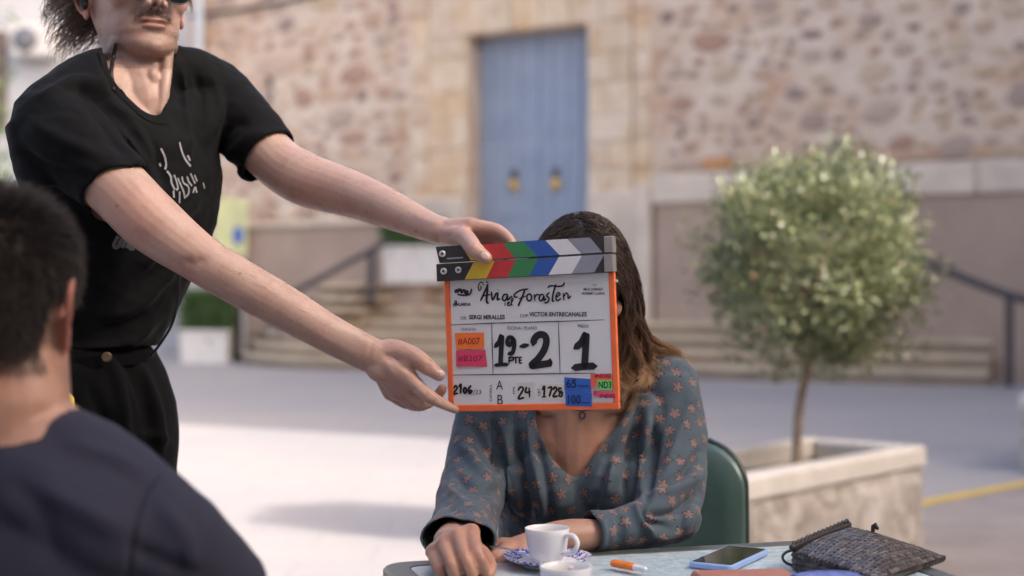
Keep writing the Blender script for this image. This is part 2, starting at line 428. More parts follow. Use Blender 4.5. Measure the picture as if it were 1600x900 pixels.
# rubble stones
variants = []
for k in range(8):
    r = np.random.default_rng(50+k); nn = 9; a = np.arange(nn)*2*math.pi/nn + r.uniform(-0.15, 0.15, nn); rad = r.uniform(0.72, 1.0, nn)
    ring = lambda s, d: np.stack((np.cos(a)*rad*s, np.full(nn, d), np.sin(a)*rad*s), 1)
    variants.append(loft([ring(1.0, -0.5), ring(1.0, 0.3), ring(0.86, 0.8), ring(0.5, 1.0)]))
stone_me = {}
def stone_mesh(k, mi):
    if (k, mi) not in stone_me: stone_me[k, mi] = mesh('rubble_stone', variants[k][0], variants[k][1], STONES[mi], True)
    return stone_me[k, mi]
rs = random.Random(11); placed = []
xlo = wl+0.2; xhi = cw(1640, 200)[0]; tries = 0
while len(placed) < 620 and tries < 30000:
    tries += 1
    s = rs.choice((0.08, 0.11, 0.13, 0.17, 0.22, 0.30)); sx = s*rs.uniform(1.0, 1.7); sz = s*rs.uniform(0.6, 1.0)
    x = rs.uniform(xlo, xhi); zt = rs.uniform(0.9, 6.9)
    if jl-0.40-sx < x < jr+0.36+sx and zt < dtop+1.25: continue
    if any(abs(x-q[0]) < (sx+q[2])*0.93 and abs(zt-q[1]) < (sz+q[3])*0.93 for q in placed): continue
    placed.append((x, zt, sx, sz))
order = sorted(placed, key=lambda q: -q[2]*q[3]*(1 + 0.1*q[0])*(1 if 0.9 < q[1] < 6.2 else 0.2))
rest = []
for i, (x, zt, sx, sz) in enumerate(order):
    k = rs.randrange(8); red = zt < 2.9 and rs.random() < 0.45
    mi = 3 if red else rs.choice((0, 0, 1, 1, 2, 4, 5, 5, 4)); rot = rs.uniform(-0.25, 0.25); dep = rs.uniform(0.02, 0.05)
    if i < 280:
        o = obj('rubble_stone', stone_mesh(k, mi), church)
        M = Matrix((CE*1, CN*1, (0, 0, 1))).transposed().to_4x4()
        o.matrix_local = Matrix.Translation(Vector(CE*x + CN*0.0 + np.array((0, 0, zt)))) @ M @ Matrix.Rotation(rot, 4, 'Y') @ Matrix.Diagonal((sx, dep, sz, 1))
    else:
        V, F = variants[k]; c, s_ = math.cos(rot), math.sin(rot); W = V*(sx, dep, sz); W = np.stack((W[:, 0]*c+W[:, 2]*s_, W[:, 1], -W[:, 0]*s_+W[:, 2]*c), 1) + (x, 0, zt)
        rest.append((W, F, mi))
V, F = cat([(a, b) for a, b, c in rest]); o = mk('small_stones', cl((V, F)), STONES[0], church)
for q in STONES[1:]: o.data.materials.append(q)
o.data.polygons.foreach_set('material_index', np.concatenate([[c]*len(b) for a, b, c in rest])); o['kind'] = 'stuff'
# string course of orange bricks low on the right
x = jr+0.45
while x < xhi:
    w = random.uniform(0.28, 0.5); z0 = cw(1300, 243)[1]
    mk('brick', cl(bbox(x, x+w-0.03, -0.05, 0.03, z0-0.12, z0+0.06, 0.015)), STONES[random.choice((3, 3, 5, 4))], church, smooth=False); x += w
# slit window and cable
sx, sz = cw(421, 140); mk('slit_window', cl(bbox(sx-0.07, sx+0.07, -0.02, 0.02, sz-0.45, sz+0.4, 0.01)), M_SHUTTER, church, smooth=False)
ca = [cw(300, 26), cw(390, 14), cw(480, -4), cw(620, -30)]
mk('wall_cable', cl(tube([(x, 0.06, z) for x, z in ca], [0.035]*4, n=8)), M_IRON, church)
dx, dz = cw(318, 60); mk('downpipe', cl(tube([(dx, 0.1, 0.2), (dx, 0.1, 8)], [0.09, 0.09], ref=(0, 1, 0), n=10, steps=4)), M_METAL, church)

# ---- steps in front of the door: rounded at the left, one slab edge per stone
NST = 7; RH = PLAT/NST
steps_root = thing('stone_steps', 'broad flight of worn tan stone steps leading up to the blue church door', 'steps', (0, 20, 0))
p0 = onz(520, 578, 0); p1 = onz(1545, 603, 0); sd = nrm(p1-p0); sn = np.array((-sd[1], sd[0], 0))   # back into the hill
def outline(k):
    d = k*0.34; a = p0 + sn*d; ga = float((a-CO) @ CN); slope = float(sd @ CN)
    b = a + sd*min(float((p1-p0) @ sd), (ga-0.06)/max(1e-6, -slope)); pts = [b[:2], a[:2]]
    R = 3.3 - d*0.55
    c = p0 + sn*3.3                                 # quarter bend round the left end
    for t in np.linspace(8, 96, 9):
        t = math.radians(t); q = c - sn*math.cos(t)*R - sd*math.sin(t)*(R*0.95)
        pts.append(q[:2])
    return pts
Cback = [(CO + CE*(wl+0.5) + CN*0.05)[:2], (CO + CE*(dr+0.3) + CN*0.05)[:2]]
for k in range(NST):
    pl = outline(k); poly = pl + [Cback[0], Cback[1]]
    V, F = prism([tuple(q) for q in poly[::-1]], max(0.0, k*RH-0.02) if k else 0.0, (k+1)*RH-0.075)
    mk('step_core', (V, F), M_RISER, steps_root, smooth=False)
    # nosing stones laid along the edge
    path = np.array([(*q, 0) for q in pl]); seg = np.linalg.norm(np.diff(path, axis=0), axis=1); s = np.concatenate(((0,), np.cumsum(seg)))
    pos = 0.0
    while pos < s[-1]-0.2:
        ln = random.uniform(0.9, 1.5); e = min(pos+ln, s[-1]); pts = []
        tt = [pos+0.006] + [q for q in s if pos+0.05 < q < e-0.05] + [e-0.006]
        P2 = np.array([[np.interp(t, s, path[:, j]) for j in range(2)] for t in tt])
        tg = np.gradient(P2, axis=0); tg /= np.linalg.norm(tg, axis=1)[:, None]; nn = np.stack((-tg[:, 1], tg[:, 0]), 1)   # outwards on the left of travel
        if (P2[0]-CO[:2]) @ nn[0] < 0: nn = -nn
        outp = P2 + nn*0.03; inn = P2 - nn*0.40
        poly = [tuple(q) for q in outp] + [tuple(q) for q in inn[::-1]]
        V, F = prism(poly, (k+1)*RH-0.074, (k+1)*RH+random.uniform(-0.006, 0.004))
        mk('step_stone', (V, F), M_STEP, steps_root, smooth=False); pos = e
pl = outline(NST-1)
V, F = prism([tuple(q) for q in (pl + Cback)[::-1]], PLAT-0.07, PLAT-0.012); mk('landing', (V, F), M_STEP, steps_root, smooth=False)

# ---- terrace walls on both sides of the steps
def terrace(name, label, ul, ur, vt, uref, off, cop, thick):
    x0 = cw(ul, 300, off)[0]; x1 = cw(ur, 300, off)[0]; zt = cw(uref, vt, off)[1]
    r = thing(name, label, 'wall', CO + CE*x0 + CN*off)
    mk('wall_body', cl(box(x0, x1, off-thick, off, 0, zt-cop)), M_PLASTER, r, smooth=False)
    x = x0-0.05
    while x < x1:
        w = random.uniform(0.9, 1.5); e = min(x+w, x1+0.05)
        mk('coping_stone', cl(bbox(x+0.008, e-0.008, off-thick-0.05, off+0.07, zt-cop+0.002, zt+random.uniform(-0.01, 0.01), 0.025)), M_COPING, r, smooth=False); x = e
    return r, x0, x1, zt
tr, trx0, trx1, trz = terrace('terrace_wall', 'mauve rendered wall with thick pale coping right of the church door', 1024, 1850, 262, 1300, 1.0, 0.42, 0.45)
mk('end_pier', cl(bbox(trx0-0.32, trx0-0.06, 0.5, 1.06, 0.0, trz-0.15, 0.02)), M_COPING, tr, smooth=False)
tl_, tlx0, tlx1, tlz = terrace('terrace_wall', 'mauve rendered ramp wall left of the church door behind the yellow sign', 384, 660, 345, 480, 1.2, 0.10, 0.4)
for k in range(7):                                # worn baluster stubs on the left wall
    x = tlx0 + 0.2 + k*0.42
    mk('baluster', cl(bbox(x, x+0.22, 0.9, 1.12, tlz+0.004, tlz+0.26+random.uniform(-0.05, 0.05), 0.04)), M_COPING if k % 2 else M_PLASTER, tl_, smooth=False)
# ---- handrails
def rail(label, pts, posts, off, r=0.05):
    Q = [CO + CE*cw(u, v, off)[0] + CN*off + np.array((0, 0, cw(u, v, off)[1])) for u, v in pts]
    h = thing('handrail', label, 'handrail', (Q[0][0], Q[0][1], 0))
    mk('top_bar', tube(Q, [r]*len(Q), n=10), M_IRON, h)
    for (u, v, vb) in posts:
        x, zt = cw(u, v, off); zb = max(0.0, cw(u, vb, off)[1])
        mk('post', cl(bbox(x-0.045, x+0.045, off-0.045, off+0.045, zb, zt, 0.008)), M_IRON, h, smooth=False)
rail('dark iron handrail sloping down beside the steps in front of the left ramp wall', [(604, 378), (560, 402), (490, 440), (420, 478)], [(580, 392, 470), (440, 468, 540)], 1.9)
rail('dark iron handrail with square post in front of the right terrace wall', [(1330, 362), (1445, 410), (1580, 462), (1640, 470)], [(1577, 462, 604), (1340, 366, 560)], 2.0, 0.055)

# ---- planters with clipped hedges by the steps
M_LEAFD = plain('hedge_leaf', (0.07, 0.13, 0.035), 0.6, 0.4, 12)
def leaves(centers, size, normals=None, seed=1, aspect=0.42):
    r = np.random.default_rng(seed); n = len(centers)
    d = r.normal(size=(n, 3)); d /= np.linalg.norm(d, axis=1)[:, None]
    if normals is not None: d = d*0.75 + normals*0.6 + np.array((0, 0, 0.35)); d /= np.linalg.norm(d, axis=1)[:, None]
    e = np.cross(d, r.normal(size=(n, 3))); e /= np.linalg.norm(e, axis=1)[:, None]; k = np.cross(d, e)
    L = size*r.uniform(0.6, 1.25, n)[:, None]; W = L*aspect
    p0 = centers; p1 = centers+d*L*0.5+e*W*0.5+k*L*0.05; p2 = centers+d*L; p3 = centers+d*L*0.5-e*W*0.5+k*L*0.05
    V = np.stack((p0, p1, p2, p3), 1).reshape(-1, 3); F = np.arange(n*4).reshape(-1, 4)
    return V, F
def hedge_planter(label, u0, u1, vt, vm, vb, Y, z0):
    c = P((u0+u1)/2, vb, Y); w = (u1-u0)/FPX*Y; h = (vb-vm)/FPX*Y; g = (vm-vt)/FPX*Y; zb = c[2] if z0 is None else z0
    r = thing('hedge_planter', label, 'planter', (c[0], Y, zb))
    prof = [(1.0, 0.0), (1.06, h*0.9), (1.12, h*0.9), (1.12, h)]
    rings = [np.array([(c[0]+sx*w/2*s/1.12, Y+sy*w*0.3*s, zb+zz) for sx, sy in ((-1, -1), (1, -1), (1, 1), (-1, 1))]) for s, zz in prof]
    mk('trough', loft(rings), M_WHITEBOX, r, smooth=False)
    q = rng.uniform(-1, 1, (5200, 3)); k = np.abs(q).max(1) > 0.55; q = q[k]
    cc = np.array((c[0], Y, zb+h+g*0.42)) + q*np.array((w*0.46, w*0.27, g*0.5))*(1+0.12*rng.normal(size=(len(q), 1)))
    mk('hedge', leaves(cc, 0.10, seed=3), M_LEAFD, r, smooth=False)
hedge_planter('white stone trough with a clipped green hedge at the top of the steps', 597, 692, 362, 404, 462, 22.4, PLAT)
hedge_planter('white stone trough with a bushy green hedge at the foot of the rounded steps', 284, 362, 425, 488, 540, 23.4, 0.0)

# ---- white house at the left with air conditioner
hw = thing('white_house', 'whitewashed house with an air conditioner on its wall left of the church', 'house', (-9, 30, 0))
hx1 = P(303, 100, 27.8)[0]
mk('wall', box(-26, hx1, 29.0, 38, 0, 14), M_WHITEWALL, hw, smooth=False)
mk('roof', box(-26.3, hx1+0.3, 28.7, 38.3, 14.0, 14.25), M_TILE, hw, smooth=False)
q = P(-12, 95, 29); wdo = mk('door', bbox(q[0]-0.5, q[0]+0.31, 28.93, 29.0, q[2]-1.4, q[2]+0.6, 0.02), M_SHUTTER, hw, smooth=False)
M_FAN = plain('fan_grille', (0.16, 0.16, 0.18), 0.6); acp = P(52, 62, 28.6); ac = thing('air_conditioner', 'pale air conditioner unit with a dark round fan on the white house wall', 'air conditioner', (acp[0], 28.6, acp[2]-0.35))
mk('casing', bbox(acp[0]-0.42, acp[0]+0.42, 28.55, 28.96, acp[2]-0.32, acp[2]+0.32, 0.03), M_WHITEBOX, ac, smooth=False)
V, F = lathe([(0.25, 0.0), (0.25, 0.03), (0.05, 0.035)], 20, True); mk('fan', (np.stack((V[:, 0]+acp[0]-0.14, 28.548-V[:, 2], V[:, 1]+acp[2]), 1), F), M_FAN, ac)
for s in (-1, 1): mk('bracket', bbox(acp[0]+s*0.3-0.02, acp[0]+s*0.3+0.02, 28.55, 29.0, acp[2]-0.38, acp[2]-0.322, 0.005), M_METAL, ac, smooth=False)
# yellow sign by the ramp
sp = P(361, 354, 23.6); M_SIGN = plain('lime_sign_panel', (0.62, 0.62, 0.32), 0.6, 0.15, 3); M_BLUE = plain('sign_blue', (0.05, 0.12, 0.45), 0.5)
sg = thing('information_sign', 'pale lime notice board with a blue mark standing beside the ramp wall', 'sign', (sp[0], 23.6, 0))
mk('panel', bbox(sp[0]-0.26, sp[0]+0.26, 23.6-0.025, 23.6+0.025, sp[2]-0.48, sp[2]+0.46, 0.01), M_SIGN, sg, smooth=False)
bp = P(372, 368, 23.57); mk('blue_mark', ell((bp[0], 23.57, bp[2]), (0.09, 0.012, 0.16)), M_BLUE, sg)
for s in (-1, 1): mk('post', bbox(sp[0]+s*0.2-0.03, sp[0]+s*0.2+0.03, 23.63, 23.69, 0, sp[2]+0.4, 0.006), M_METAL, sg, smooth=False)

# ---- unseen houses added right of and behind the view, sized to shade the square
def house(label, y0, y1, h, n, rows):
    r = thing('shade_house', label, 'house', (10.0, (y0+y1)/2, 0))
    mk('wall', box(10.0, 14, y0+0.01, y1-0.01, 0, h-0.3), M_HOUSE, r, smooth=False)
    mk('roof', box(9.9, 14.1, y0+0.005, y1-0.005, h-0.299, h), M_TILE, r, smooth=False)
    for i in range(n):
        for j in range(rows):
            yc = y0 + (y1-y0)*(i+0.5)/n; zc = 1.7 + j*3.1
            w = mk('window', bbox(9.9, 9.999, yc-0.6, yc+0.6, zc-0.8, zc+0.8, 0.02), M_COPING, r, smooth=False)
            for s in (-1, 1): mk('shutter', bbox(9.86, 9.899, yc+s*0.27-0.25, yc+s*0.27+0.25, zc-0.7, zc+0.7, 0.01), M_SHUTTER, w, smooth=False)
house('unseen three storey house added to shade the cafe table', -18.0, -3.2, 11.5, 4, 3)
house('low two storey town house between two taller ones', -3.2, 5.0, 7.1, 2, 2)
house('unseen tall seven storey house added to shade the far square', 5.0, 15.5, 23.0, 3, 7)
house('unseen tall seven storey house added to shade the church and white house', 15.5, 26.0, 23.0, 3, 7)

# ---- unseen house added behind the camera to block sky light on the people
r = thing('sky_block_house', 'unseen rendered house added behind the camera to block the rear sky light', 'house', (-2, -3.4, 0))
mk('wall', box(-14, 9.0, -9, -3.4, 0, 7.6), M_HOUSE, r, smooth=False); mk('roof', box(-14.3, 9.2, -9.2, -3.0, 7.601, 7.85), M_TILE, r, smooth=False)
for i in range(7):
    for j in range(2):
        xc = -12.2+i*3.2; zc = 1.6+j*3.3; w = mk('window', bbox(xc-0.6, xc+0.6, -3.399, -3.32, zc-0.9, zc+0.9, 0.02), M_COPING, r, smooth=False)
        for s in (-1, 1): mk('shutter', bbox(xc+s*0.27-0.25, xc+s*0.27+0.25, -3.319, -3.28, zc-0.8, zc+0.8, 0.01), M_SHUTTER, w, smooth=False)
# ================================================================== planters and trees on the square
m = NT('leaf_olive'); rnd = m.attr('lr', 'Fac')
c = m.ramp(rnd, [(0.0, (0.045, 0.06, 0.028)), (0.45, (0.16, 0.19, 0.085)), (0.8, (0.38, 0.40, 0.23)), (0.97, (0.24, 0.22, 0.09)), (1.0, (0.30, 0.17, 0.10))])
m.set(Base_Color=c, Roughness=0.38); m.b.inputs['Specular IOR Level'].default_value = 0.8
tr_ = m.n('ShaderNodeBsdfTranslucent'); m.l(m.mix(0.0, c, c), tr_.inputs[0]); ms = m.n('ShaderNodeMixShader'); ms.inputs[0].default_value = 0.3
m.l(m.b.outputs[0], ms.inputs[1]); m.l(tr_.outputs[0], ms.inputs[2]); m.l(ms.outputs[0], m.out.inputs[0]); M_LEAF = m.m
M_BARK = plain('bark', (0.30, 0.23, 0.17), 0.9, 0.35, 22, bump=0.6, bscale=60, bdist=0.004)
m = NT('carved_planter_stone'); co = m.co()
nz = m.noise(4.0, 6, 0.62, co, 1.8)
m.set(Base_Color=m.ramp(nz, [(0.28, (0.24, 0.20, 0.165)), (0.45, (0.42, 0.375, 0.335)), (0.58, (0.53, 0.485, 0.445)), (0.75, (0.61, 0.57, 0.535))]), Roughness=0.85)
m.bump(nz, 0.9, 0.04); M_CARVED = m.m
M_RIM = plain('planter_rim', (0.62, 0.575, 0.53), 0.8, 0.08, 8, bump=0.3, bscale=50, bdist=0.004)

def planter(label, N1, N2, Fr, h, group=None):
    """stone trough from its near left, near right and far right corners (ground plan)"""
    ex = nrm(N2-N1); L = np.linalg.norm(N2-N1); ey = np.array((-ex[1], ex[0], 0)); W = abs((Fr-N2) @ ey)
    r = thing('stone_planter', label, 'planter', N1, group); fr = lambda part: frame(part, N1, ex, ey)
    t = 0.085; rm = 0.10
    for a, b, c, d in ((0, L, 0, t), (0, L, W-t, W), (0, t, t+0.002, W-t-0.002), (L-t, L, t+0.002, W-t-0.002)):
        V, F = bbox(a, b, c, d, 0.0, h-rm, 0.012); mk('side_panel', fr((V, F)), M_CARVED, r, smooth=False)
        mk('rim', fr(bbox(a-(0.012 if a == 0 else 0), b+(0.012 if b == L else 0), c-(0.012 if c == 0 else 0), d+(0.012 if d == W else 0), h-rm+0.002, h, 0.014)), M_RIM, r, smooth=False)
    # rough hewn relief on the near face
    nx, nz_ = 70, 18; gx, gz = np.meshgrid(np.linspace(0.03, L-0.03, nx), np.linspace(0.02, h-rm-0.02, nz_), indexing='ij'); q = np.stack((gx.ravel(), 0*gx.ravel(), gz.ravel()), 1)
    d_ = 0.012*noise3(q*(1, 1, 1.3), 11, 77, 3) + 0.006*noise3(q, 40, 78, 2); edge_ = np.minimum(1, np.minimum.reduce((q[:, 0]-0.03, L-0.03-q[:, 0], q[:, 2]-0.02, h-rm-0.02-q[:, 2]))/0.04)
    q[:, 1] = -0.003 - np.clip((d_+0.012), 0, 1)*edge_
    mk('relief', fr((q, [(i*nz_+j, (i+1)*nz_+j, (i+1)*nz_+j+1, i*nz_+j+1) for i in range(nx-1) for j in range(nz_-1)])), M_CARVED, r)
    V, F = box(t, L-t, t, W-t, 0.02, h-0.22); mk('soil', fr((V, F)), M_SOIL, r, smooth=False)
    return fr, L, W
z_t = 0.46
N1 = onz(1160, 746, z_t)*(1, 1, 0); N2 = onz(1443, 696, z_t)*(1, 1, 0); Fr = onz(1308, 675, z_t)*(1, 1, 0)
fr, L, W = planter('long pale stone planter with carved sides holding the clipped ball tree', N1, N2, Fr, z_t)
tc = frame((np.array([(L*0.60, W*0.5, 0.2)]), []), N1, nrm(N2-N1), np.array((-nrm(N2-N1)[1], nrm(N2-N1)[0], 0)))[0][0]

def ball_tree(label, base, top_px, crown_c, rx, rz, n, seed, group=None):
    t = thing('ball_tree', label, 'tree', base, group); r = np.random.default_rng(seed)
    cc = np.asarray(crown_c, float); b = np.asarray(base, float)
    pts = [b, b*0.62+cc*0.38+(-0.02, 0, 0), b*0.3+cc*0.7+(0.015, 0, 0), cc]
    mk('trunk', tube(pts, [0.026, 0.021, 0.019, 0.015], n=12, ref=(0, 1, 0)), M_BARK, t)
    for k in range(16):
        d = r.normal(size=3); d[2] = d[2]*0.8+0.25; d = nrm(d); s = b*0.25+cc*0.75 + (0, 0, r.uniform(-0.05, 0.15)); e = cc + d*np.array((rx, rx, rz))*0.8
        mk('limb', tube([s, (s+e)/2+r.normal(size=3)*0.03, e], [0.012, 0.008, 0.004], n=6, steps=7), M_BARK, t)
    # clumps of leaves through the volume, denser towards the uneven surface
    nc = 330; d = r.normal(size=(nc, 3)); d /= np.linalg.norm(d, axis=1)[:, None]
    lob = 1 + 0.16*noise3(d, 3.2, seed+1, 2) + 0.06*r.normal(size=nc)
    rad = (r.uniform(0.25, 1, nc)**0.45)*lob
    cl_ = cc + d*rad[:, None]*np.array((rx, rx, rz))
    k = r.integers(0, nc, n); off = np.clip(r.normal(size=(n, 3)), -1.6, 1.6)*0.052
    pos = cl_[k]+off; nn = pos-cc; nn /= np.linalg.norm(nn, axis=1)[:, None]
    V, F = leaves(pos, 0.034, nn, seed+5, 0.45)
    lr = np.repeat(np.clip(r.uniform(0, 1, n)*0.6 + 0.4*r.uniform(0, 1, nc)[k], 0, 1), 4)
    lr[np.repeat(r.uniform(0, 1, n) > 0.985, 4)] = 1.0
    mk('crown', (V, F), M_LEAF, t, smooth=False, attrs={'lr': ('FLOAT', lr)})
crc = P(1272, 408, tc[1])
ball_tree('small round clipped ball tree with glossy olive leaves in the long planter', tc, None, crc, 0.435, 0.455, 24000, 21)
# second planter and tree at the right edge
a1 = onz(1640, 752, 0)*(1, 1, 0) + np.array((0.42, 0, 0)); ex = nrm(N2-N1); ey = np.array((-ex[1], ex[0], 0))
b1 = a1 + ex*1.3; planter('pale stone planter beyond the yellow line with a green shrub', a1 + ey*0.0, b1, b1 + ey*0.6, 0.50)
t2 = a1 + ex*0.65 + ey*0.3 + np.array((0, 0, 0.25)); ball_tree('round clipped tree in the planter beyond the yellow line', t2, None, t2 + np.array((0.12, 0.1, 1.25)), 0.50, 0.5, 6000, 33)
# oleander at the left edge by the white house
pl0 = P(-58, 175, 13.0); sh = thing('oleander', 'tall green shrub growing beside the white house door', 'shrub', (pl0[0], 13, 0))
for k in range(9):
    e = np.array((pl0[0]+rng.uniform(-.3, .22), 13+rng.uniform(-.3, .3), pl0[2]+rng.uniform(-.5, .35)))
    mk('stem', tube([(pl0[0], 13, 0), (pl0[0]+(e[0]-pl0[0])*0.3, 13, 1.6), e], [0.025, 0.018, 0.008], n=6, steps=8), M_BARK, sh)
q = rng.normal(size=(3000, 3))*np.array((0.16, 0.2, 0.5)) + np.array((pl0[0], 13, pl0[2]-0.35))
mk('foliage', leaves(q, 0.13, None, 8, 0.22), M_LEAFD, sh, smooth=False)
# ================================================================== table, chairs, clapperboard, things on the table
TZ = 0.73
M_FRAME = plain('table_frame_metal', (0.075, 0.09, 0.085), 0.35, 0.12, 30)
m = NT('mottled_table_glass'); co = m.co()
f1 = m.noise(55, 6, 0.65, co, 0.6)
m.set(Base_Color=m.ramp(f1, [(0.30, (0.34, 0.45, 0.50)), (0.5, (0.50, 0.60, 0.64)), (0.70, (0.64, 0.71, 0.73))]), Roughness=0.22); m.bump(f1, 0.15, 0.001); M_TOP = m.m
TA = onz(590, 879, TZ); TB = onz(1300, 841, TZ)
tex = nrm(TB-TA); tey = np.array((tex[1], -tex[0], 0)); TL = np.linalg.norm(TB-TA) + 0.02    # tey points to the camera
tf = lambda part: frame(part, (TA[0], TA[1], 0), tex, tey)
table = thing('cafe_table', 'square cafe table with dark metal rim and mottled pale blue top', 'table', (TA + tex*TL/2 + tey*TL/2)*(1, 1, 0))
def rrect(x0, x1, y0, y1, r, n=6):
    pts = []
    for cx, cy, a0 in ((x1-r, y1-r, 0), (x0+r, y1-r, 90), (x0+r, y0+r, 180), (x1-r, y0+r, 270)):
        for k in range(n+1):
            a = math.radians(a0+90*k/n); pts.append((cx+r*math.cos(a), cy+r*math.sin(a)))
    return pts
def flip(part): V, F = part; return V, [f[::-1] for f in F]
rings = []
for ins, z in ((0.004, TZ-0.034), (0, TZ-0.030), (0, TZ-0.004), (0.004, TZ), (0.036, TZ), (0.038, TZ-0.004), (0.038, TZ-0.034)):
    rings.append(np.array([(x, y, z) for x, y in rrect(ins, TL-ins, ins, TL-ins, 0.045-ins*0.6)]))
V, F = loft(rings, True, False); n = len(rings[0]); m_ = len(rings)
F += [((m_-1)*n+j, (m_-1)*n+(j+1) % n, (j+1) % n, j) for j in range(n)]
mk('rim', flip(tf((V, F))), M_FRAME, table, smooth=False)
mk('table_top', flip(tf(prism(rrect(0.0385, TL-0.0385, 0.0385, TL-0.0385, 0.02), TZ-0.012, TZ-0.001))), M_TOP, table, smooth=False)
for a in (0.05, TL-0.05):
    for b in (0.05, TL-0.05):
        mk('leg', tf(tube([(a, b, 0.0), (a, b, TZ-0.035)], [0.018, 0.018], ref=(0, 1, 0), n=12, steps=3, caps='flat')), M_FRAME, table)

# ---- chairs
m = NT('green_chair_vinyl'); co = m.co()
m.set(Base_Color=m.ramp(m.noise(6, 4, vec=co), [(0.3, (0.055, 0.100, 0.086)), (0.7, (0.08, 0.135, 0.115))]), Roughness=0.28); m.bump(m.noise(220, 3, vec=co), 0.08, 0.001); M_GREEN = m.m
M_TRIM = plain('chair_trim', (0.02, 0.035, 0.03), 0.4)
def chair(label, loc, rz):
    r = thing('cafe_chair', label, 'chair', loc, None); c, s = math.cos(rz), math.sin(rz)
    fr = lambda part: frame(part, loc, (c, s, 0), (-s, c, 0))
    def backpt(x, z): return -0.03*(z-0.45)/0.4*-6 + 0.55*x*x*-1   # recline and wrap
    def sheet(t0, t1):
        pts = rrect(-0.235, 0.235, 0.40, 0.84, 0.085, 8); cx, cz = 0, 0.62; out = []
        for sc, dy in ((1.0, t0), (1.0, t1)):
            out.append(np.array([(cx+(x-cx)*sc, 0.20+0.18*(z-0.45)-0.9*x*x+dy, cz+(z-cz)*sc) for x, z in pts]))
        for sc in (0.96, 0.8, 0.55, 0.3, 0.08):
            out.append(np.array([(cx+(x-cx)*sc, 0.20+0.18*((cz+(z-cz)*sc)-0.45)-0.9*(x*sc)**2+t1+(0.012 if sc < 0.95 else 0.008), cz+(z-cz)*sc) for x, z in pts]))
        pre = [np.array([(cx+(x-cx)*sc, 0.20+0.18*((cz+(z-cz)*sc)-0.45)-0.9*(x*sc)**2+t0-(0.014 if sc < 0.95 else 0.008), cz+(z-cz)*sc) for x, z in pts]) for sc in (0.08, 0.3, 0.55, 0.8, 0.96)]
        return loft(pre+out)
    bk = mk('backrest', fr(sheet(-0.012, 0.012)), M_GREEN, r)
    pts = rrect(-0.235, 0.235, 0.40, 0.84, 0.085, 8); pts.append(pts[0])
    mk('piping', fr(tube([(x*1.006, 0.20+0.18*(z-0.45)-0.9*x*x+0.012, 0.62+(z-0.62)*1.006) for x, z in pts], [0.007]*len(pts), n=8, steps=120, ref=(0, 1, 0))), M_TRIM, bk)
    rings = [np.array([(x*k, y*k, z) for x, y in rrect(-0.22, 0.22, -0.22, 0.20, 0.06)]) for k, z in ((0.97, 0.41), (1, 0.42), (1, 0.45), (0.96, 0.465), (0.5, 0.472), (0.05, 0.473))]
    mk('seat', fr(loft(rings)), M_GREEN, r)
    for a in (-1, 1):
        mk('leg', fr(tube([(a*0.19, -0.18, 0.41), (a*0.22, -0.21, 0.0)], [0.013, 0.012], n=10, ref=(0, 1, 0), caps='flat')), M_FRAME, r)
        mk('leg', fr(tube([(a*0.19, 0.15, 0.41), (a*0.22, 0.22, 0.0)], [0.013, 0.012], n=10, ref=(0, 1, 0), caps='flat')), M_FRAME, r)
        mk('back_support', fr(tube([(a*0.19, 0.16, 0.41), (a*0.19, 0.195, 0.46), (a*0.17, 0.215, 0.62)], [0.011]*3, n=8)), M_FRAME, r)
cpos = P(964, 760, 2.62); chair('glossy dark green cafe chair under the woman in the star blouse', np.array((cpos[0], 2.56, 0)), math.radians(-6))

# ---- clapperboard
BTL = P(693, 437, 2.20); BTR = P(956, 425, 2.115); BBL = P(705, 637, 2.195)
bx_ = nrm(BTR-BTL); by_ = BTL-BBL; by_ = nrm(by_ - bx_*(by_ @ bx_)); bn_ = np.cross(bx_, by_)          # bn_ faces the camera
if bn_[1] > 0: bn_ = -bn_
BO = BBL
def bp(u, v): q = onplane(u, v, BO, bn_) - BO; return float(q @ bx_), float(q @ by_)
bf = lambda part: frame(part, BO, bx_, by_, bn_)                  # local x right, y up, z out to the camera
BW = bp(956, 425)[0]; BH = bp(693, 437)[1]
M_BOARD = plain('white_acrylic', (0.74, 0.73, 0.75), 0.25, 0.02, 8)
M_ORANGE = plain('orange_edge_tape', (0.90, 0.17, 0.05), 0.5, 0.05, 40)
M_BLACK = plain('black_stick_paint', (0.035, 0.035, 0.037), 0.4, 0.1, 60)
M_INK = plain('black_ink', (0.012, 0.012, 0.016), 0.5, 0.0)
M_LINE = plain('grey_print', (0.045, 0.045, 0.06), 0.6, 0.0)
def flat(name, col, rough=0.5, var=0.04): return plain(name, col, rough, var, 60)
cb = thing('clapperboard', 'white film clapperboard with orange edges and colour striped sticks held before the woman', 'clapperboard', BO)
mk('board', bf(bbox(0.0, BW, 0.0, BH, -0.005, 0.0, 0.001)), M_BOARD, cb, smooth=False)
e = 0.0072
for nm, q in (('edge', (-0.004, BW+0.004, -0.006, e-0.003)), ('edge', (-0.004, e-0.002, e-0.0025, BH)), ('edge', (BW-e+0.002, BW+0.004, e-0.0025, BH))):
    mk('edge_tape', bf(bbox(q[0], q[1], q[2], q[3], -0.0068, 0.0018, 0.0012)), M_ORANGE, cb, smooth=False)
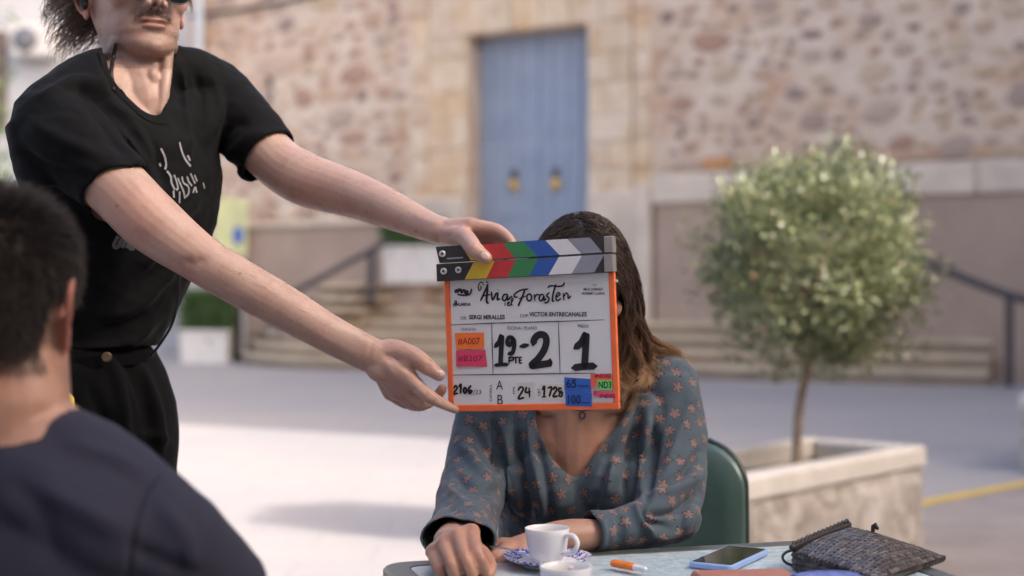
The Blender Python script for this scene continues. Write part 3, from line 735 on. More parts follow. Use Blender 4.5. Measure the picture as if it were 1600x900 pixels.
# sticks: lower one fixed on the board, upper one hinged
def stick(name, corners, lean, zb, zf):
    """corners: pixel TL, TR, BR, BL"""
    c = [np.array(bp(*p)) for p in corners]
    root = mk(name, bf(prism([tuple(q) for q in c[::-1]], zb, zf)), M_BLACK, cb, smooth=False)
    return root, c
lo, lc = stick('clap_stick', [(685, 413), (960, 396), (960, 425), (686, 440)], 1, -0.009, 0.009)
up, uc = stick('clap_stick', [(684, 386), (958, 368.5), (959, 394.5), (690, 411)], -1, -0.009, 0.009)
STR = [('yellow', (0.72, 0.50, 0.05)), ('red', (0.56, 0.05, 0.055)), ('green', (0.05, 0.25, 0.09)), ('blue', (0.035, 0.11, 0.42)), ('white', (0.78, 0.76, 0.78)), ('grey', (0.30, 0.31, 0.36))]
SM = [flat('stripe_'+a, b, 0.35) for a, b in STR]
xl_b = [728, 762, 795, 829, 859, 895, 930]; xl_t = [743, 776, 809, 844, 876, 912, 947]            # lower stick: bottom and top pixel abscissae
xu_b = [739, 774, 807, 843, 877, 911, 944]; xu_t = [725, 757, 790, 822, 856, 890, 925]             # upper stick
def yon(c, a, b, u):                               # y of the edge a-b of a stick at pixel abscissa u
    (x0, y0), (x1, y1) = c[a], c[b]; x = bp(u, 400)[0]; t = (x-x0)/(x1-x0); return x, y0+(y1-y0)*t
for k in range(6):
    for root, c, xb, xt in ((lo, lc, xl_b, xl_t), (up, uc, xu_b, xu_t)):
        q = [yon(c, 3, 2, xb[k]), yon(c, 3, 2, xb[k+1]), yon(c, 0, 1, xt[k+1]), yon(c, 0, 1, xt[k])]
        g = 0.0007; q = [(x, y+g) for x, y in q[:2]] + [(x, y-g) for x, y in q[2:]]
        mk('stripe', bf(prism(q, 0.0092, 0.0097)), SM[k], root, smooth=False)
M_PLATE = plain('steel_plate', (0.42, 0.39, 0.37), 0.4, 0.1, 40, metallic=0.6)
for root, (u0, u1, v0, v1) in ((up, (947, 959.5, 369, 395)), (lo, (947, 960, 397, 425))):
    a = bp(u0, v1); b_ = bp(u1, v0); mk('end_plate', bf(bbox(a[0], b_[0], a[1], b_[1], -0.0105, 0.0105, 0.0008)), M_PLATE, root, smooth=False)
M_SCREW = plain('screw', (0.75, 0.74, 0.74), 0.3, 0.05, 30, metallic=0.4)
for root, u, v in ((up, 695, 397), (lo, 697, 424), (lo, 720, 422)):
    x, y = bp(u, v); V, F = lathe([(0.0052, 0.009), (0.0052, 0.0115), (0.0035, 0.0125), (0.002, 0.0112)], 16, True)
    sc_ = mk('screw', bf((V+(x, y, 0), F)), M_SCREW, root)
    mk('socket', bf((lathe([(0.0018, 0.0119), (0.0018, 0.0123)], 8, True)[0]+(x, y, 0), lathe([(0.0018, 0), (0.0018, 1)], 8, True)[1])), M_INK, sc_)
# strokes and print
def ribbon(poly, w, z=0.0010, n=None, smooth=True):
    """flat ink stroke through pixel points, w in px; round ends"""
    p = np.array([bp(u, v) for u, v in poly]); p = spline(p, n or max(2, len(p)*5)) if (len(p) > 2 and smooth) else p
    if len(p) == 2: p = np.array([p[0]+(p[1]-p[0])*t for t in (0, 0.5, 1)])
    t = np.gradient(p, axis=0); t /= np.linalg.norm(t, axis=1)[:, None]+1e-12; nn = np.stack((-t[:, 1], t[:, 0]), 1)
    h = w/1000.0*0.98*0.5; hw = np.full(len(p), h); hw[0] *= 0.6; hw[-1] *= 0.6
    p = np.vstack((p[0]-t[0]*h*0.6, p, p[-1]+t[-1]*h*0.6)); nn = np.vstack((nn[:1], nn, nn[-1:])); hw = np.concatenate(((h*0.2,), hw, (h*0.2,)))
    L_ = p+nn*hw[:, None]; R_ = p-nn*hw[:, None]; k = len(p)
    V = np.vstack((np.hstack((L_, np.full((k, 1), z))), np.hstack((R_, np.full((k, 1), z)))))
    return bf((V, [(k+i, k+i+1, i+1, i) for i in range(k-1)]))
def c1(x, y): return (680+x/5.333, 350+y/5.333)
def c2(x, y): return (680+x/5.333, 490+y/5.333)
def S1(w, *pts, **k): return ribbon([c1(*p) for p in pts], w, **k)
def S2(w, *pts, **k): return ribbon([c2(*p) for p in pts], w, **k)
def ring2(f, cx, cy, rx, ry, w, a0=0, a1=360): return ribbon([f(cx+rx*math.cos(math.radians(a)), cy+ry*math.sin(math.radians(a))) for a in np.linspace(a0, a1, 13)], w)
title = [S1(3.0, (380, 640), (402, 590), (430, 530), (442, 505)), S1(3.6, (436, 505), (436, 560), (430, 620), (432, 650), (446, 660)), S1(2, (392, 602), (425, 592), (462, 590)),
    S1(2.2, (428, 478), (440, 490)), S1(1.8, (405, 492), (380, 485), (360, 520), (368, 555), (385, 535), (380, 515)), S1(1.6, (398, 500), (408, 512)),
    S1(3, (470, 565), (480, 632), (512, 572)), S1(3, (524, 572), (520, 630), (540, 622)), S1(2, (528, 548), (530, 552)), 
    S1(2.8, (606, 588), (575, 590), (562, 625), (585, 638), (606, 595), (604, 632), (640, 600)),
    S1(1.8, (584, 655), (582, 680)), S1(1.8, (604, 668), (622, 652), (606, 655), (606, 680), (628, 672), (652, 625), (640, 620), (636, 672), (650, 676)),
    S1(3.2, (748, 552), (728, 605), (705, 655), (694, 682)), S1(2.6, (690, 610), (660, 605), (668, 580), (715, 552), (775, 542)), S1(2.4, (700, 622), (755, 600)),
    ring2(c1, 785, 612, 20, 28, 2.8), S1(2.6, (828, 585), (832, 640)), S1(2.4, (832, 610), (848, 588), (870, 592)),
    S1(2.8, (905, 590), (880, 590), (868, 625), (888, 640), (908, 600), (906, 636), (926, 620)), S1(2.6, (952, 572), (930, 595), (950, 620), (938, 652), (912, 656)),
    S1(3, (1005, 505), (985, 580), (978, 640), (992, 640)), S1(2.4, (940, 528), (965, 515), (1030, 520), (1066, 512), (1078, 488)),
    S1(2.6, (1012, 608), (1042, 588), (1026, 572), (1008, 605), (1018, 640), (1050, 620)), S1(2.6, (1068, 575), (1074, 635)), S1(2.4, (1074, 605), (1092, 575), (1108, 590), (1110, 620), (1132, 600))]
title += [S1(2.4, (165, 548), (172, 572), (182, 545), (190, 572), (200, 535)), S1(3.4, (200, 560), (215, 545), (222, 572), (240, 550), (262, 572)), S1(2.6, (190, 588), (240, 594), (290, 584), (305, 540)), ring2(c1, 262, 570, 14, 12, 3),
    S1(1.6, (152, 688), (170, 640), (180, 650), (166, 672), (160, 668)), S1(2, (172, 690), (182, 655))]
ob_ = mk('title_lettering', cat(title), M_INK, cb, smooth=False); ob_['kind'] = 'stuff'
_fonts = {}
def text(s, u0, u1, v, h, z=0.0007, rot=0.0, bold=0.0):
    """print s between pixel abscissae u0..u1, centred on height v, letter height h px"""
    cu = bpy.data.curves.new('t', 'FONT'); cu.body = s; cu.size = 1; cu.resolution_u = 3; cu.offset = bold
    ob = bpy.data.objects.new('t', cu); COL.objects.link(ob); dg = bpy.context.evaluated_depsgraph_get(); dg.update(); me = ob.evaluated_get(dg).to_mesh()
    V = np.array([v_.co[:] for v_ in me.vertices]); F = [tuple(p.vertices) for p in me.polygons]; ob.evaluated_get(dg).to_mesh_clear()
    bpy.data.objects.remove(ob); bpy.data.curves.remove(cu)
    mn, mx = V.min(0), V.max(0); V = (V-mn)/np.maximum(mx-mn, 1e-6)
    if rot == 0:
        a = np.array(bp(u0, v+h/2)); b_ = np.array(bp(u1, v+h/2)); c_ = np.array(bp(u0, v-h/2))
    else:                                           # reads upwards: u0..u1 is its narrow width, h its length
        a = np.array(bp(u1, v+h/2)); b_ = np.array(bp(u1, v-h/2)); c_ = np.array(bp(u0, v+h/2))
    W = a + np.outer(V[:, 0], b_-a) + np.outer(V[:, 1], c_-a)
    return bf((np.hstack((W, np.full((len(W), 1), z))), F))
prints = [text('SERGI MIRALLES', 733, 789, 495.5, 7, bold=0.03), text('VICTOR ENTRECANALES', 827, 917, 491, 7, bold=0.03), text('DIR.', 720, 730, 497, 5), text('DOP', 813, 825, 493.5, 5),
    text('ALMENA', 714, 736, 475.5, 5, bold=0.03), text('POR', 926, 932, 445.5, 2.6), text('MILA LUENGO', 912, 942, 452, 4, bold=0.03), text('NORBERT LLARAS', 909, 945, 458.5, 4, bold=0.03),
    text('TARGETA', 720, 744, 514.5, 4.5), text('ESCENA / PLANO', 793, 839, 512.5, 5), text('PRESA', 903, 920, 509.5, 5),
    text('DATA', 703.5, 707.5, 612, 18, rot=1), text('CAMERA', 765, 769, 614, 26, rot=1), text('FPS', 801.5, 805, 610, 11, rot=1), text('OBT', 840.5, 844.5, 613, 12, rot=1), text('/23', 740, 752, 612.5, 7),
    text('A', 775.5, 786, 601.5, 14), text('B', 777.5, 786, 624.5, 15)]
ob_ = mk('printed_lettering', cat(prints), M_LINE, cb, smooth=False); ob_['kind'] = 'stuff'
ln = [S2(1.6, (120, 95), (480, 80), (1000, 66), (1410, 52), smooth=False), S2(1.6, (135, 512), (480, 508), (1040, 500), (1330, 497), smooth=False), S2(1.6, (472, 85), (484, 510), smooth=False), S2(1.6, (1028, 68), (1042, 500), smooth=False)]
mk('grid_lines', cat(ln), M_LINE, cb, smooth=False)
mark = [S2(8, (503, 275), (535, 235), (556, 185), (552, 300), (546, 420)), S2(6, (500, 430), (560, 424), (605, 425)),
    S2(7, (655, 205), (615, 200), (602, 245), (625, 262), (655, 215), (660, 270), (645, 325), (612, 335)), S2(8, (714, 274), (772, 262), smooth=False),
    S2(11, (818, 255), (832, 205), (870, 175), (915, 185), (928, 235), (905, 310), (860, 375), (805, 432), (880, 425), (962, 412)), S2(8, (958, 385), (962, 430), smooth=False),
    S2(11, (1168, 285), (1220, 240), (1258, 175), (1254, 300), (1246, 440)), S2(11, (1152, 452), (1240, 440), (1335, 438)),
    S2(3, (618, 365), (616, 415), smooth=False), S2(3, (612, 368), (648, 365), (650, 385), (620, 392)), S2(3, (650, 368), (698, 362), smooth=False), S2(3, (672, 368), (674, 415), smooth=False), S2(3, (704, 365), (702, 412), smooth=False), S2(2.6, (704, 366), (722, 362), smooth=False), S2(2.6, (704, 390), (720, 388), smooth=False), S2(2.6, (702, 412), (724, 412), smooth=False),
    S2(3.2, (156, 620), (172, 600), (184, 622), (155, 665), (190, 664)), S2(3.6, (200, 610), (216, 590), (212, 664)), ring2(c2, 250, 640, 11, 22, 3.6), S2(3.6, (300, 600), (278, 632), (288, 664), (308, 645), (282, 640)),
    S2(3.4, (693, 640), (712, 612), (735, 630), (695, 706), (742, 700)), S2(3.4, (762, 612), (755, 655), (795, 650)), S2(3.6, (784, 620), (788, 695)),
    S2(3.4, (895, 635), (912, 605), (908, 692)), S2(2.6, (890, 695), (926, 692)), S2(3.4, (940, 620), (972, 615), (952, 690)), S2(3.4, (985, 635), (1000, 612), (1014, 632), (985, 688), (1022, 688)), S2(3.2, (1055, 625), (1034, 622), (1034, 650), (1060, 660), (1052, 690), (1034, 680), (1056, 640))]
for a_, b_ in ((0, 2), (2, 3), (3, 4), (4, 6), (6, 8)): mk('marker_figure', cat(mark[a_:b_]), M_INK, cb, smooth=False)
ob_ = mk('marker_writing', cat(mark[8:]), M_INK, cb, smooth=False); ob_['kind'] = 'stuff'
def note(name, q, col, label, z=0.0011, f=c2):
    m_ = flat('note_'+name, col, 0.6, 0.03); p = [bp(*f(*c)) for c in q]
    return mk('sticky_note', bf(prism(p[::-1], z, z+0.0005)), m_, cb, smooth=False)
n1 = note('orange', [(165, 162), (408, 158), (410, 290), (180, 300)], (0.95, 0.20, 0.035), '')
n2 = note('pink', [(176, 308), (420, 302), (436, 442), (178, 442)], (0.72, 0.06, 0.14), '')
n3 = note('blue_a', [(1078, 530), (1298, 545), (1302, 655), (1080, 640)], (0.03, 0.13, 0.52), '')
n4 = note('blue_b', [(1086, 645), (1306, 660), (1308, 775), (1092, 768)], (0.03, 0.12, 0.50), '', 0.0017)
n5 = note('red_a', [(1298, 502), (1468, 500), (1474, 545), (1302, 620)], (0.85, 0.13, 0.08), '', 0.0022)
n6 = note('pink_b', [(1320, 640), (1495, 655), (1512, 705), (1322, 690)], (0.80, 0.10, 0.18), '', 0.0022)
n7 = note('green', [(1352, 552), (1478, 552), (1478, 632), (1358, 632)], (0.22, 0.68, 0.10), '', 0.0028)
t1 = note('tape_a', [(680, 575), (830, 570), (838, 718), (690, 718)], (0.66, 0.62, 0.58), '', 0.0002); t2_ = note('tape_b', [(880, 585), (1072, 585), (1072, 720), (885, 722)], (0.70, 0.65, 0.57), '', 0.0002)
M_RED = flat('red_ink', (0.30, 0.012, 0.02)); M_DBL = flat('blue_ink', (0.006, 0.02, 0.09)); M_CRIM = flat('crimson_ink', (0.33, 0.008, 0.06))
zz = 0.0018
def T2(s, x0, x1, y, h, z, b=0.02): a = c2(x0, y); return text(s, a[0], c2(x1, y)[0], a[1], h/5.333, z, 0, b)
mk('red_writing', cat([T2('#A007', 192, 375, 232, 62, zz, 0.005)]), M_RED, cb, smooth=False)['kind'] = 'stuff'
mk('crimson_writing', cat([T2('#B207', 192, 395, 375, 52, zz, 0.0), T2('INDI2', 1335, 1468, 518, 30, 0.0034, 0.03), T2('DIV', 1325, 1350, 660, 34, 0.0034), T2('INDIS', 1375, 1505, 686, 34, 0.0034, 0.03)]), M_CRIM, cb, smooth=False)['kind'] = 'stuff'
mk('blue_writing', cat([T2('65', 1095, 1180, 582, 72, 0.0024, 0.02), T2('mm', 1196, 1276, 604, 16, 0.0024, 0.02), T2('100', 1108, 1218, 716, 76, 0.0029, 0.02), T2('mm', 1226, 1288, 742, 12, 0.0029, 0.02), T2('ND3', 1366, 1474, 593, 56, 0.0036, 0.02)]), M_DBL, cb, smooth=False)['kind'] = 'stuff'
mk('maker_mark', cat([ribbon([(702+i*1.9, 404.5-i*0.12+(0.9 if i % 2 else -1.2)) for i in range(14)], 0.8, 0.0094)]), M_BOARD, up, smooth=False)
mk('peg', bf(bbox(*sorted((bp(955, 439)[0], bp(965, 439)[0])), *sorted((bp(960, 441)[1], bp(960, 437)[1])), -0.003, 0.0, 0.0005)), M_BOARD, cb, smooth=False)

# ---- cups, saucers, spoon
M_CHINA = plain('white_china', (0.76, 0.755, 0.77), 0.15, 0.02, 30)
m = NT('coffee_milk'); f = m.noise(120, 4, dist=1.5); m.set(Base_Color=m.ramp(f, [(0.35, (0.30, 0.20, 0.12)), (0.6, (0.62, 0.52, 0.42))]), Roughness=0.3); M_COFFEE = m.m
m = NT('blue_floral_china'); co = m.co(); f = m.noise(150, 3, 0.5, co, 1.2)
sx_ = m.n('ShaderNodeSeparateXYZ'); m.l(co, sx_.inputs[0])
rr = m.math('SQRT', m.math('ADD', m.math('POWER', sx_.outputs[0], 2.0), m.math('POWER', sx_.outputs[1], 2.0)))
band = m.math('MULTIPLY', m.math('GREATER_THAN', rr, 0.044), m.math('GREATER_THAN', f, 0.5))
m.set(Base_Color=m.mix(band, (0.76, 0.755, 0.77), (0.06, 0.09, 0.42)), Roughness=0.15); M_FLORAL = m.m
def cup(label, c, ang, drink):
    r = thing('coffee_cup', label, 'cup', c); c = np.asarray(c)
    pr = [(0.018, 0.0), (0.0225, 0.0), (0.0225, 0.003), (0.026, 0.010), (0.0295, 0.022), (0.0320, 0.042), (0.0330, 0.0500), (0.0325, 0.0508), (0.0312, 0.0500), (0.0300, 0.042), (0.027, 0.022), (0.018, 0.010), (0.002, 0.008)]
    V, F = lathe(pr, 40, True); mk('bowl', (V+c, F), M_CHINA, r)
    V, F = lathe([(0.0296, 0.0395), (0.029, 0.0398), (0.001, 0.0398)], 32, True); mk('coffee', (V+c, F), M_COFFEE, r)
    d = np.array((math.cos(ang), math.sin(ang), 0)); pts = [d*0.0315+(0, 0, 0.042), d*0.045+(0, 0, 0.043), d*0.0525+(0, 0, 0.033), d*0.046+(0, 0, 0.020), d*0.028+(0, 0, 0.015)]
    mk('handle', tube([p+c for p in pts], [(0.0035, 0.0045)]*5, n=10, steps=22, ref=(-d[1], d[0], 0)), M_CHINA, r)
def saucer(label, c):
    pr = [(0.022, 0.0), (0.036, 0.0), (0.038, 0.003), (0.058, 0.011), (0.0655, 0.015), (0.066, 0.0165), (0.064, 0.0165), (0.056, 0.0135), (0.040, 0.0065), (0.026, 0.0060), (0.002, 0.0060)]
    V, F = lathe(pr, 48, True); o = mk('saucer', (V+np.asarray(c), F), M_FLORAL, origin=c); tag(o, label, 'saucer'); return o
s1 = onz(855, 872, TZ+0.012); s1[2] = TZ; saucer('white saucer with blue floral rim under the cup by the folded arm', s1)
cup('white coffee cup with milky foam on the blue rimmed saucer', s1+(0, 0, 0.0062), math.radians(-35), True)
s2 = onz(884, 884, TZ+0.057); s2[2] = TZ; saucer('white saucer with blue floral rim under the cup nearer the table centre', s2)
cup('white coffee cup with milky foam at the middle of the table', s2+(0, 0, 0.0062), math.radians(75), True)
M_STEEL = plain('spoon_steel', (0.62, 0.62, 0.64), 0.18, 0.03, 30, metallic=1.0)
sa = onz(845, 879, TZ+0.018); sb = onz(768, 853, TZ+0.028)
sp_o = thing('teaspoon', 'steel teaspoon resting across the blue rimmed saucer', 'spoon', sa)
mk('handle', tube([sa, (sa+sb)/2+(0, 0, 0.004), sb], [(0.0022, 0.001), (0.0025, 0.001), (0.0045, 0.0012)], n=8), M_STEEL, sp_o)
mk('bowl', ell(sa+(0.012, 0, -0.002), (0.017, 0.011, 0.0035)), M_STEEL, sp_o)
# ---- lighter, phone, keys, wallet, tissue packet
la = onz(960, 880, TZ+0.009); lb = onz(1010, 890, TZ+0.009); ld = lb-la
li = thing('lighter', 'small orange and white plastic lighter lying on the table', 'lighter', (la+lb)/2)
mk('body', tube([la, la+ld*0.62], [(0.0075, 0.0055)]*2, n=14), plain('orange_plastic', (0.85, 0.20, 0.02), 0.25), li)
mk('cap', tube([la+ld*0.66, la+ld*0.95], [(0.0065, 0.0050), (0.004, 0.004)], n=14), M_CHINA, li)
ph = [onz(*p, TZ+0.008) for p in ((1076, 880), (1146, 887), (1200, 859), (1136, 850))]
pc = sum(ph)/4; pe = nrm(ph[1]-ph[0]); pw = np.linalg.norm(ph[1]-ph[0]); pf_ = np.cross((0, 0, 1), pe); pl_ = abs((ph[2]-ph[1]) @ pf_)
po_ = thing('smartphone', 'smartphone with black screen and pale blue edge lying on the table', 'phone', (pc[0], pc[1], TZ))
def ptf(part): return frame(part, (pc[0], pc[1], TZ), pe, pf_)
rg = [np.array([(x, y, z) for x, y in rrect(-pw/2+i, pw/2-i, -pl_/2+i, pl_/2-i, 0.009-i)]) for i, z in ((0.002, 0.0003), (0, 0.002), (0, 0.0075), (0.0015, 0.009))]
mk('case', ptf(loft(rg)), plain('phone_blue_case', (0.30, 0.44, 0.74), 0.3, 0.04), po_, smooth=False)
mk('screen', ptf(prism(rrect(-pw/2+0.004, pw/2-0.004, -pl_/2+0.006, pl_/2-0.006, 0.004), 0.0091, 0.0095)), plain('phone_glass', (0.012, 0.013, 0.012), 0.06, 0.0), po_, smooth=False)
wc = onz(1165, 898, TZ+0.01); w_ = bbox(-0.075, 0.06, -0.10, 0.012, 0.001, 0.016, 0.004)
wo_ = mk('wallet', frame(w_, (wc[0], wc[1], TZ), nrm((1, 0.10, 0)), nrm((-0.10, 1, 0))), plain('terracotta_leather', (0.40, 0.15, 0.10), 0.5, 0.15, 40, bump=0.3, bscale=400), smooth=False, origin=(wc[0], wc[1], TZ)); tag(wo_, 'terracotta leather wallet lying between the phone and the woven bag', 'wallet')
tc_ = onz(1290, 893, TZ+0.02)
tis = thing('tissue_packet', 'blue and clear plastic tissue packet beside the woven bag', 'packet', (tc_[0], tc_[1], TZ))
def pil(x0, x1, y0, y1, h): 
    R_ = []; n_ = 14
    for i in range(n_+1):
        x = x0+(x1-x0)*i/n_; e_ = math.sin(math.pi*min(1, max(0.03, i/n_)))**0.35; R_.append(np.array([(x, (y0+y1)/2+(y1-y0)/2*math.copysign(abs(math.cos(a))**0.6, math.cos(a)), h/2+h/2*e_*math.copysign(abs(math.sin(a))**0.8, math.sin(a))) for a in np.linspace(0, 2*math.pi, 20, endpoint=False)]))
    return loft(R_)
mk('packet', frame(pil(-0.05, 0.05, -0.06, 0.012, 0.022), (tc_[0], tc_[1], TZ+0.0015), (0.98, 0.12, 0), (-0.12, 0.98, 0)), plain('blue_film', (0.10, 0.15, 0.48), 0.2, 0.35, 60), tis)
kc = onz(1100, 897, TZ+0.004); ks = thing('keyring', 'bunch of dark metal keys on the table near the phone', 'keys', (kc[0], kc[1], TZ))
for k in range(4):
    a = 0.5+k*0.45; d = np.array((math.cos(a), math.sin(a)*0.6, 0)); b0 = np.array((kc[0], kc[1]-0.01, TZ+0.003+0.002*k))
    mk('key', tube([b0, b0+d*0.02, b0+d*0.034], [(0.0055, 0.0012), (0.002, 0.001), (0.0016, 0.001)], n=8), M_STEEL, ks)
a_ = np.linspace(0, 2*math.pi, 13); mk('ring', tube([(kc[0]-0.008+0.012*math.cos(t), kc[1]-0.012+0.012*math.sin(t), TZ+0.004) for t in a_], [0.0012]*13, n=6, steps=30), M_STEEL, ks)

# ---- woven leather pouch
m = NT('woven_leather'); co = m.co(); rn = m.attr('lr', 'Fac')
m.set(Base_Color=m.ramp(rn, [(0, (0.03, 0.025, 0.025)), (0.7, (0.085, 0.070, 0.066)), (1, (0.15, 0.115, 0.095))]), Roughness=0.2); M_WOVEN = m.m
M_LEATH = plain('dark_leather', (0.025, 0.02, 0.02), 0.4, 0.15, 60)
def bq(u, v, z): return onz(u, v, z)
BL_ = bq(1238, 862, TZ+0.028); BT_ = bq(1326, 824, TZ+0.040); BR_ = bq(1476, 871, TZ+0.007); BB_ = bq(1372, 905, TZ+0.010)
bag = thing('woven_pouch', 'flat dark woven leather pouch with tassel cord lying on the table edge', 'bag', ((BL_+BR_)/2)*(1, 1, 0)+(0, 0, TZ))
def bsurf(s, t):                                   # s: opening -> bottom seam, t: left -> top side
    s = np.asarray(s)[..., None]; t = np.asarray(t)[..., None]
    p = (1-s)*((1-t)*BL_+t*BT_) + s*((1-t)*BB_+t*BR_)
    puff = (0.017+0.004*np.sin(9*s+3)*np.cos(8*t+1))*(np.sin(math.pi*np.clip(s, 0, 1))**0.6)*(np.sin(math.pi*np.clip(t, 0, 1))**0.6)
    return p + np.concatenate((0*puff, 0*puff, puff), -1)
g = 24; ss, tt = np.meshgrid(np.linspace(0, 1, g), np.linspace(0, 1, g), indexing='ij'); top = bsurf(ss, tt).reshape(-1, 3) - (0, 0, 0.002)
bot = top.copy(); bot[:, 2] = TZ+0.001+0.25*(top[:, 2]-TZ)*(np.abs(ss.ravel()-0.5)*2)**3*0
Fq = [(i*g+j, (i+1)*g+j, (i+1)*g+j+1, i*g+j+1) for i in range(g-1) for j in range(g-1)]; k = g*g
edge = [(i, 0) for i in range(g)] + [(g-1, j) for j in range(1, g)] + [(i, g-1) for i in range(g-2, -1, -1)] + [(0, j) for j in range(g-2, 0, -1)]
ei = [i*g+j for i, j in edge]
mk('body', (np.vstack((top, bot)), Fq+[tuple(q+k for q in f[::-1]) for f in Fq]+[(ei[a], ei[(a+1) % len(ei)], ei[(a+1) % len(ei)]+k, ei[a]+k) for a in range(len(ei))]), M_LEATH, bag)
# herringbone of small leather tongues
PV = []; PF = []; LR = []; rw = np.random.default_rng(3); NS, NTT = 22, 17
def tongue(fn, s, t, ds, dt, tilt, seed):
    o = len(np.concatenate(PV)) if PV else 0
    c = np.array([(-0.62, -0.42), (0.30, -0.5), (0.72, 0.1), (0.45, 0.5), (-0.55, 0.42)]); ca, sa_ = math.cos(tilt), math.sin(tilt)
    a = s + (c[:, 0]*ca - c[:, 1]*sa_)*ds; b = t + (c[:, 0]*sa_ + c[:, 1]*ca)*dt
    base = fn(a, b); hgt = np.array((0.0004, 0.0016, 0.0028, 0.0022, 0.0008)); up_ = base + np.outer(hgt, (0, 0, 1.0)); mid_ = up_.mean(0)+(0, 0, 0.0013); low = base-(0, 0, 0.001)
    V = np.vstack((up_, mid_, low)); F = [(i, (i+1) % 5, 5) for i in range(5)] + [((i+1) % 5, i, 6+i, 6+(i+1) % 5) for i in range(5)]
    PV.append(V); PF.extend([tuple(q+o for q in f) for f in F]); LR.extend([rw.uniform(0, 1)]*len(V))
for i in range(NS):
    for j in range(NTT):
        tongue(bsurf, (i+0.5)/NS, (j+0.5)/NTT, 1.25/NS, 1.2/NTT, (0.6 if i % 2 else -0.6), 0)
def side(a, b):                                    # near side of the pouch, left corner to bottom corner
    p = bsurf(a, 0*a); q = p.copy(); q[:, 2] = TZ+0.003; w = b[:, None]; r_ = p*w+q*(1-w); r_[:, 1] -= 0.002; return r_
def side2(a, b):
    p = bsurf(0*a+1, a); q = p.copy(); q[:, 2] = TZ+0.003; w = b[:, None]; r_ = p*w+q*(1-w); r_[:, 1] -= 0.002; return r_
for i in range(20):
    for j in range(3): tongue(side, (i+0.5)/20, (j+0.5)/3, 1.2/20, 1.0/3, 0.5 if j % 2 else -0.5, 0)
for i in range(20): tongue(side2, (i+0.5)/20, 0.6, 1.2/20, 0.8, 0.4, 0)
w_o = mk('weave', (np.concatenate(PV), PF), M_WOVEN, bag, smooth=False, attrs={'lr': ('FLOAT', LR)}); w_o['kind'] = 'stuff'
mk('rolled_edge', tube([BL_+(0, 0, 0.006), bsurf(np.array([0.0]), np.array([0.5]))[0]+(0, 0, 0.006), BT_+(0, 0, 0.004)], [0.005]*3, n=10, steps=30), M_LEATH, bag)
for k in range(14):
    p = bsurf(np.array([0.0]), np.array([(k+0.5)/14]))[0]+(0, 0, 0.009); mk('edge_stitch', tube([p+(-0.004, -0.004, -0.003), p+(0, 0, 0.004), p+(0.004, 0.004, -0.003)], [0.0024]*3, n=6, steps=6), M_LEATH, bag)
lp = bq(1240, 876, TZ+0.012)
def loop(c, rx, ry, tilt): return [c+np.array((rx*math.cos(a), ry*math.sin(a)*0.5, 0.012+0.010*math.sin(a)*tilt)) for a in np.linspace(0, 2*math.pi, 15)]
mk('cord', tube(loop(lp+(0.004, 0, -0.008), 0.020, 0.016, 1.0), [0.0022]*15, n=8, steps=50), M_LEATH, bag)
mk('cord', tube(loop(lp+(0.016, -0.01, -0.006), 0.014, 0.030, 1.1), [0.002]*15, n=8, steps=50), M_LEATH, bag)
kp = bq(1364, 829, TZ+0.040); mk('toggle', tube([kp, kp+(0.002, 0, 0.010), kp+(0.006, -0.002, 0.004)], [0.0035, 0.004, 0.003], n=8), M_LEATH, bag)
# ================================================================== people
from mathutils.bvhtree import BVHTree
def skin_mat(name, base, sheen=0.42):
    m = NT(name); co = m.co(); t = m.attr('tint')
    mot = m.ramp(m.noise(28, 5, 0.6, co), [(0.32, (0.80, 0.68, 0.64)), (0.52, (1, 1, 1)), (0.72, (1.06, 1.03, 1.0))])
    spk = m.ramp(m.noise(160, 3, 0.5, co), [(0.30, (0.90, 0.86, 0.83)), (0.45, (1, 1, 1))])
    c = m.mix(0.65, m.mix(1.0, m.mix(1.0, base, t, 'MULTIPLY'), mot, 'MULTIPLY'), spk, 'MULTIPLY')
    c = m.mix(1.0, m.mix(1.0, base, t, 'MULTIPLY'), m.mix(0.55, (1, 1, 1), m.mix(1.0, mot, spk, 'MULTIPLY')), 'MULTIPLY')
    m.set(Base_Color=c, Roughness=sheen, Subsurface_Weight=0.16, Subsurface_Scale=0.006); m.b.inputs['Subsurface Radius'].default_value = (1.0, 0.35, 0.2)
    m.b.inputs['Specular IOR Level'].default_value = 0.4
    m.bump(m.math('ADD', m.noise(420, 4, 0.6, co), m.math('MULTIPLY', m.noise(90, 3, 0.5, co), 0.8)), 0.22, 0.0012); return m.m
def hair_mat(name, stops, rough=0.38):
    m = NT(name); t = m.attr('ht', 'Fac'); r = m.attr('hr', 'Fac')
    c = m.mix(1.0, m.ramp(t, stops), m.ramp(r, [(0, (0.6, 0.6, 0.6)), (1, (1.35, 1.3, 1.25))]), 'MULTIPLY')
    m.set(Base_Color=c, Roughness=rough); m.b.inputs['Specular IOR Level'].default_value = 0.45; return m.m
def cloth_mat(name, base, weave=900, var=0.15, rough=0.85):
    m = NT(name); co = m.co(); f = m.noise(weave, 2, 0.5, co); g_ = m.noise(9, 4, 0.5, co)
    m.set(Base_Color=m.mix(0.5, m.ramp(g_, [(0.3, tuple(c*(1-var) for c in base)), (0.7, tuple(c*(1+var) for c in base))]), m.ramp(f, [(0.3, tuple(c*0.8 for c in base)), (0.7, tuple(c*1.2 for c in base))])), Roughness=rough)
    m.b.inputs['Specular IOR Level'].default_value = 0.15; m.b.inputs['Sheen Weight'].default_value = 0.03
    m.bump(m.math('ADD', f, m.math('MULTIPLY', m.noise(60, 3, 0.5, co), 1.5)), 0.25, 0.0012); return m.m

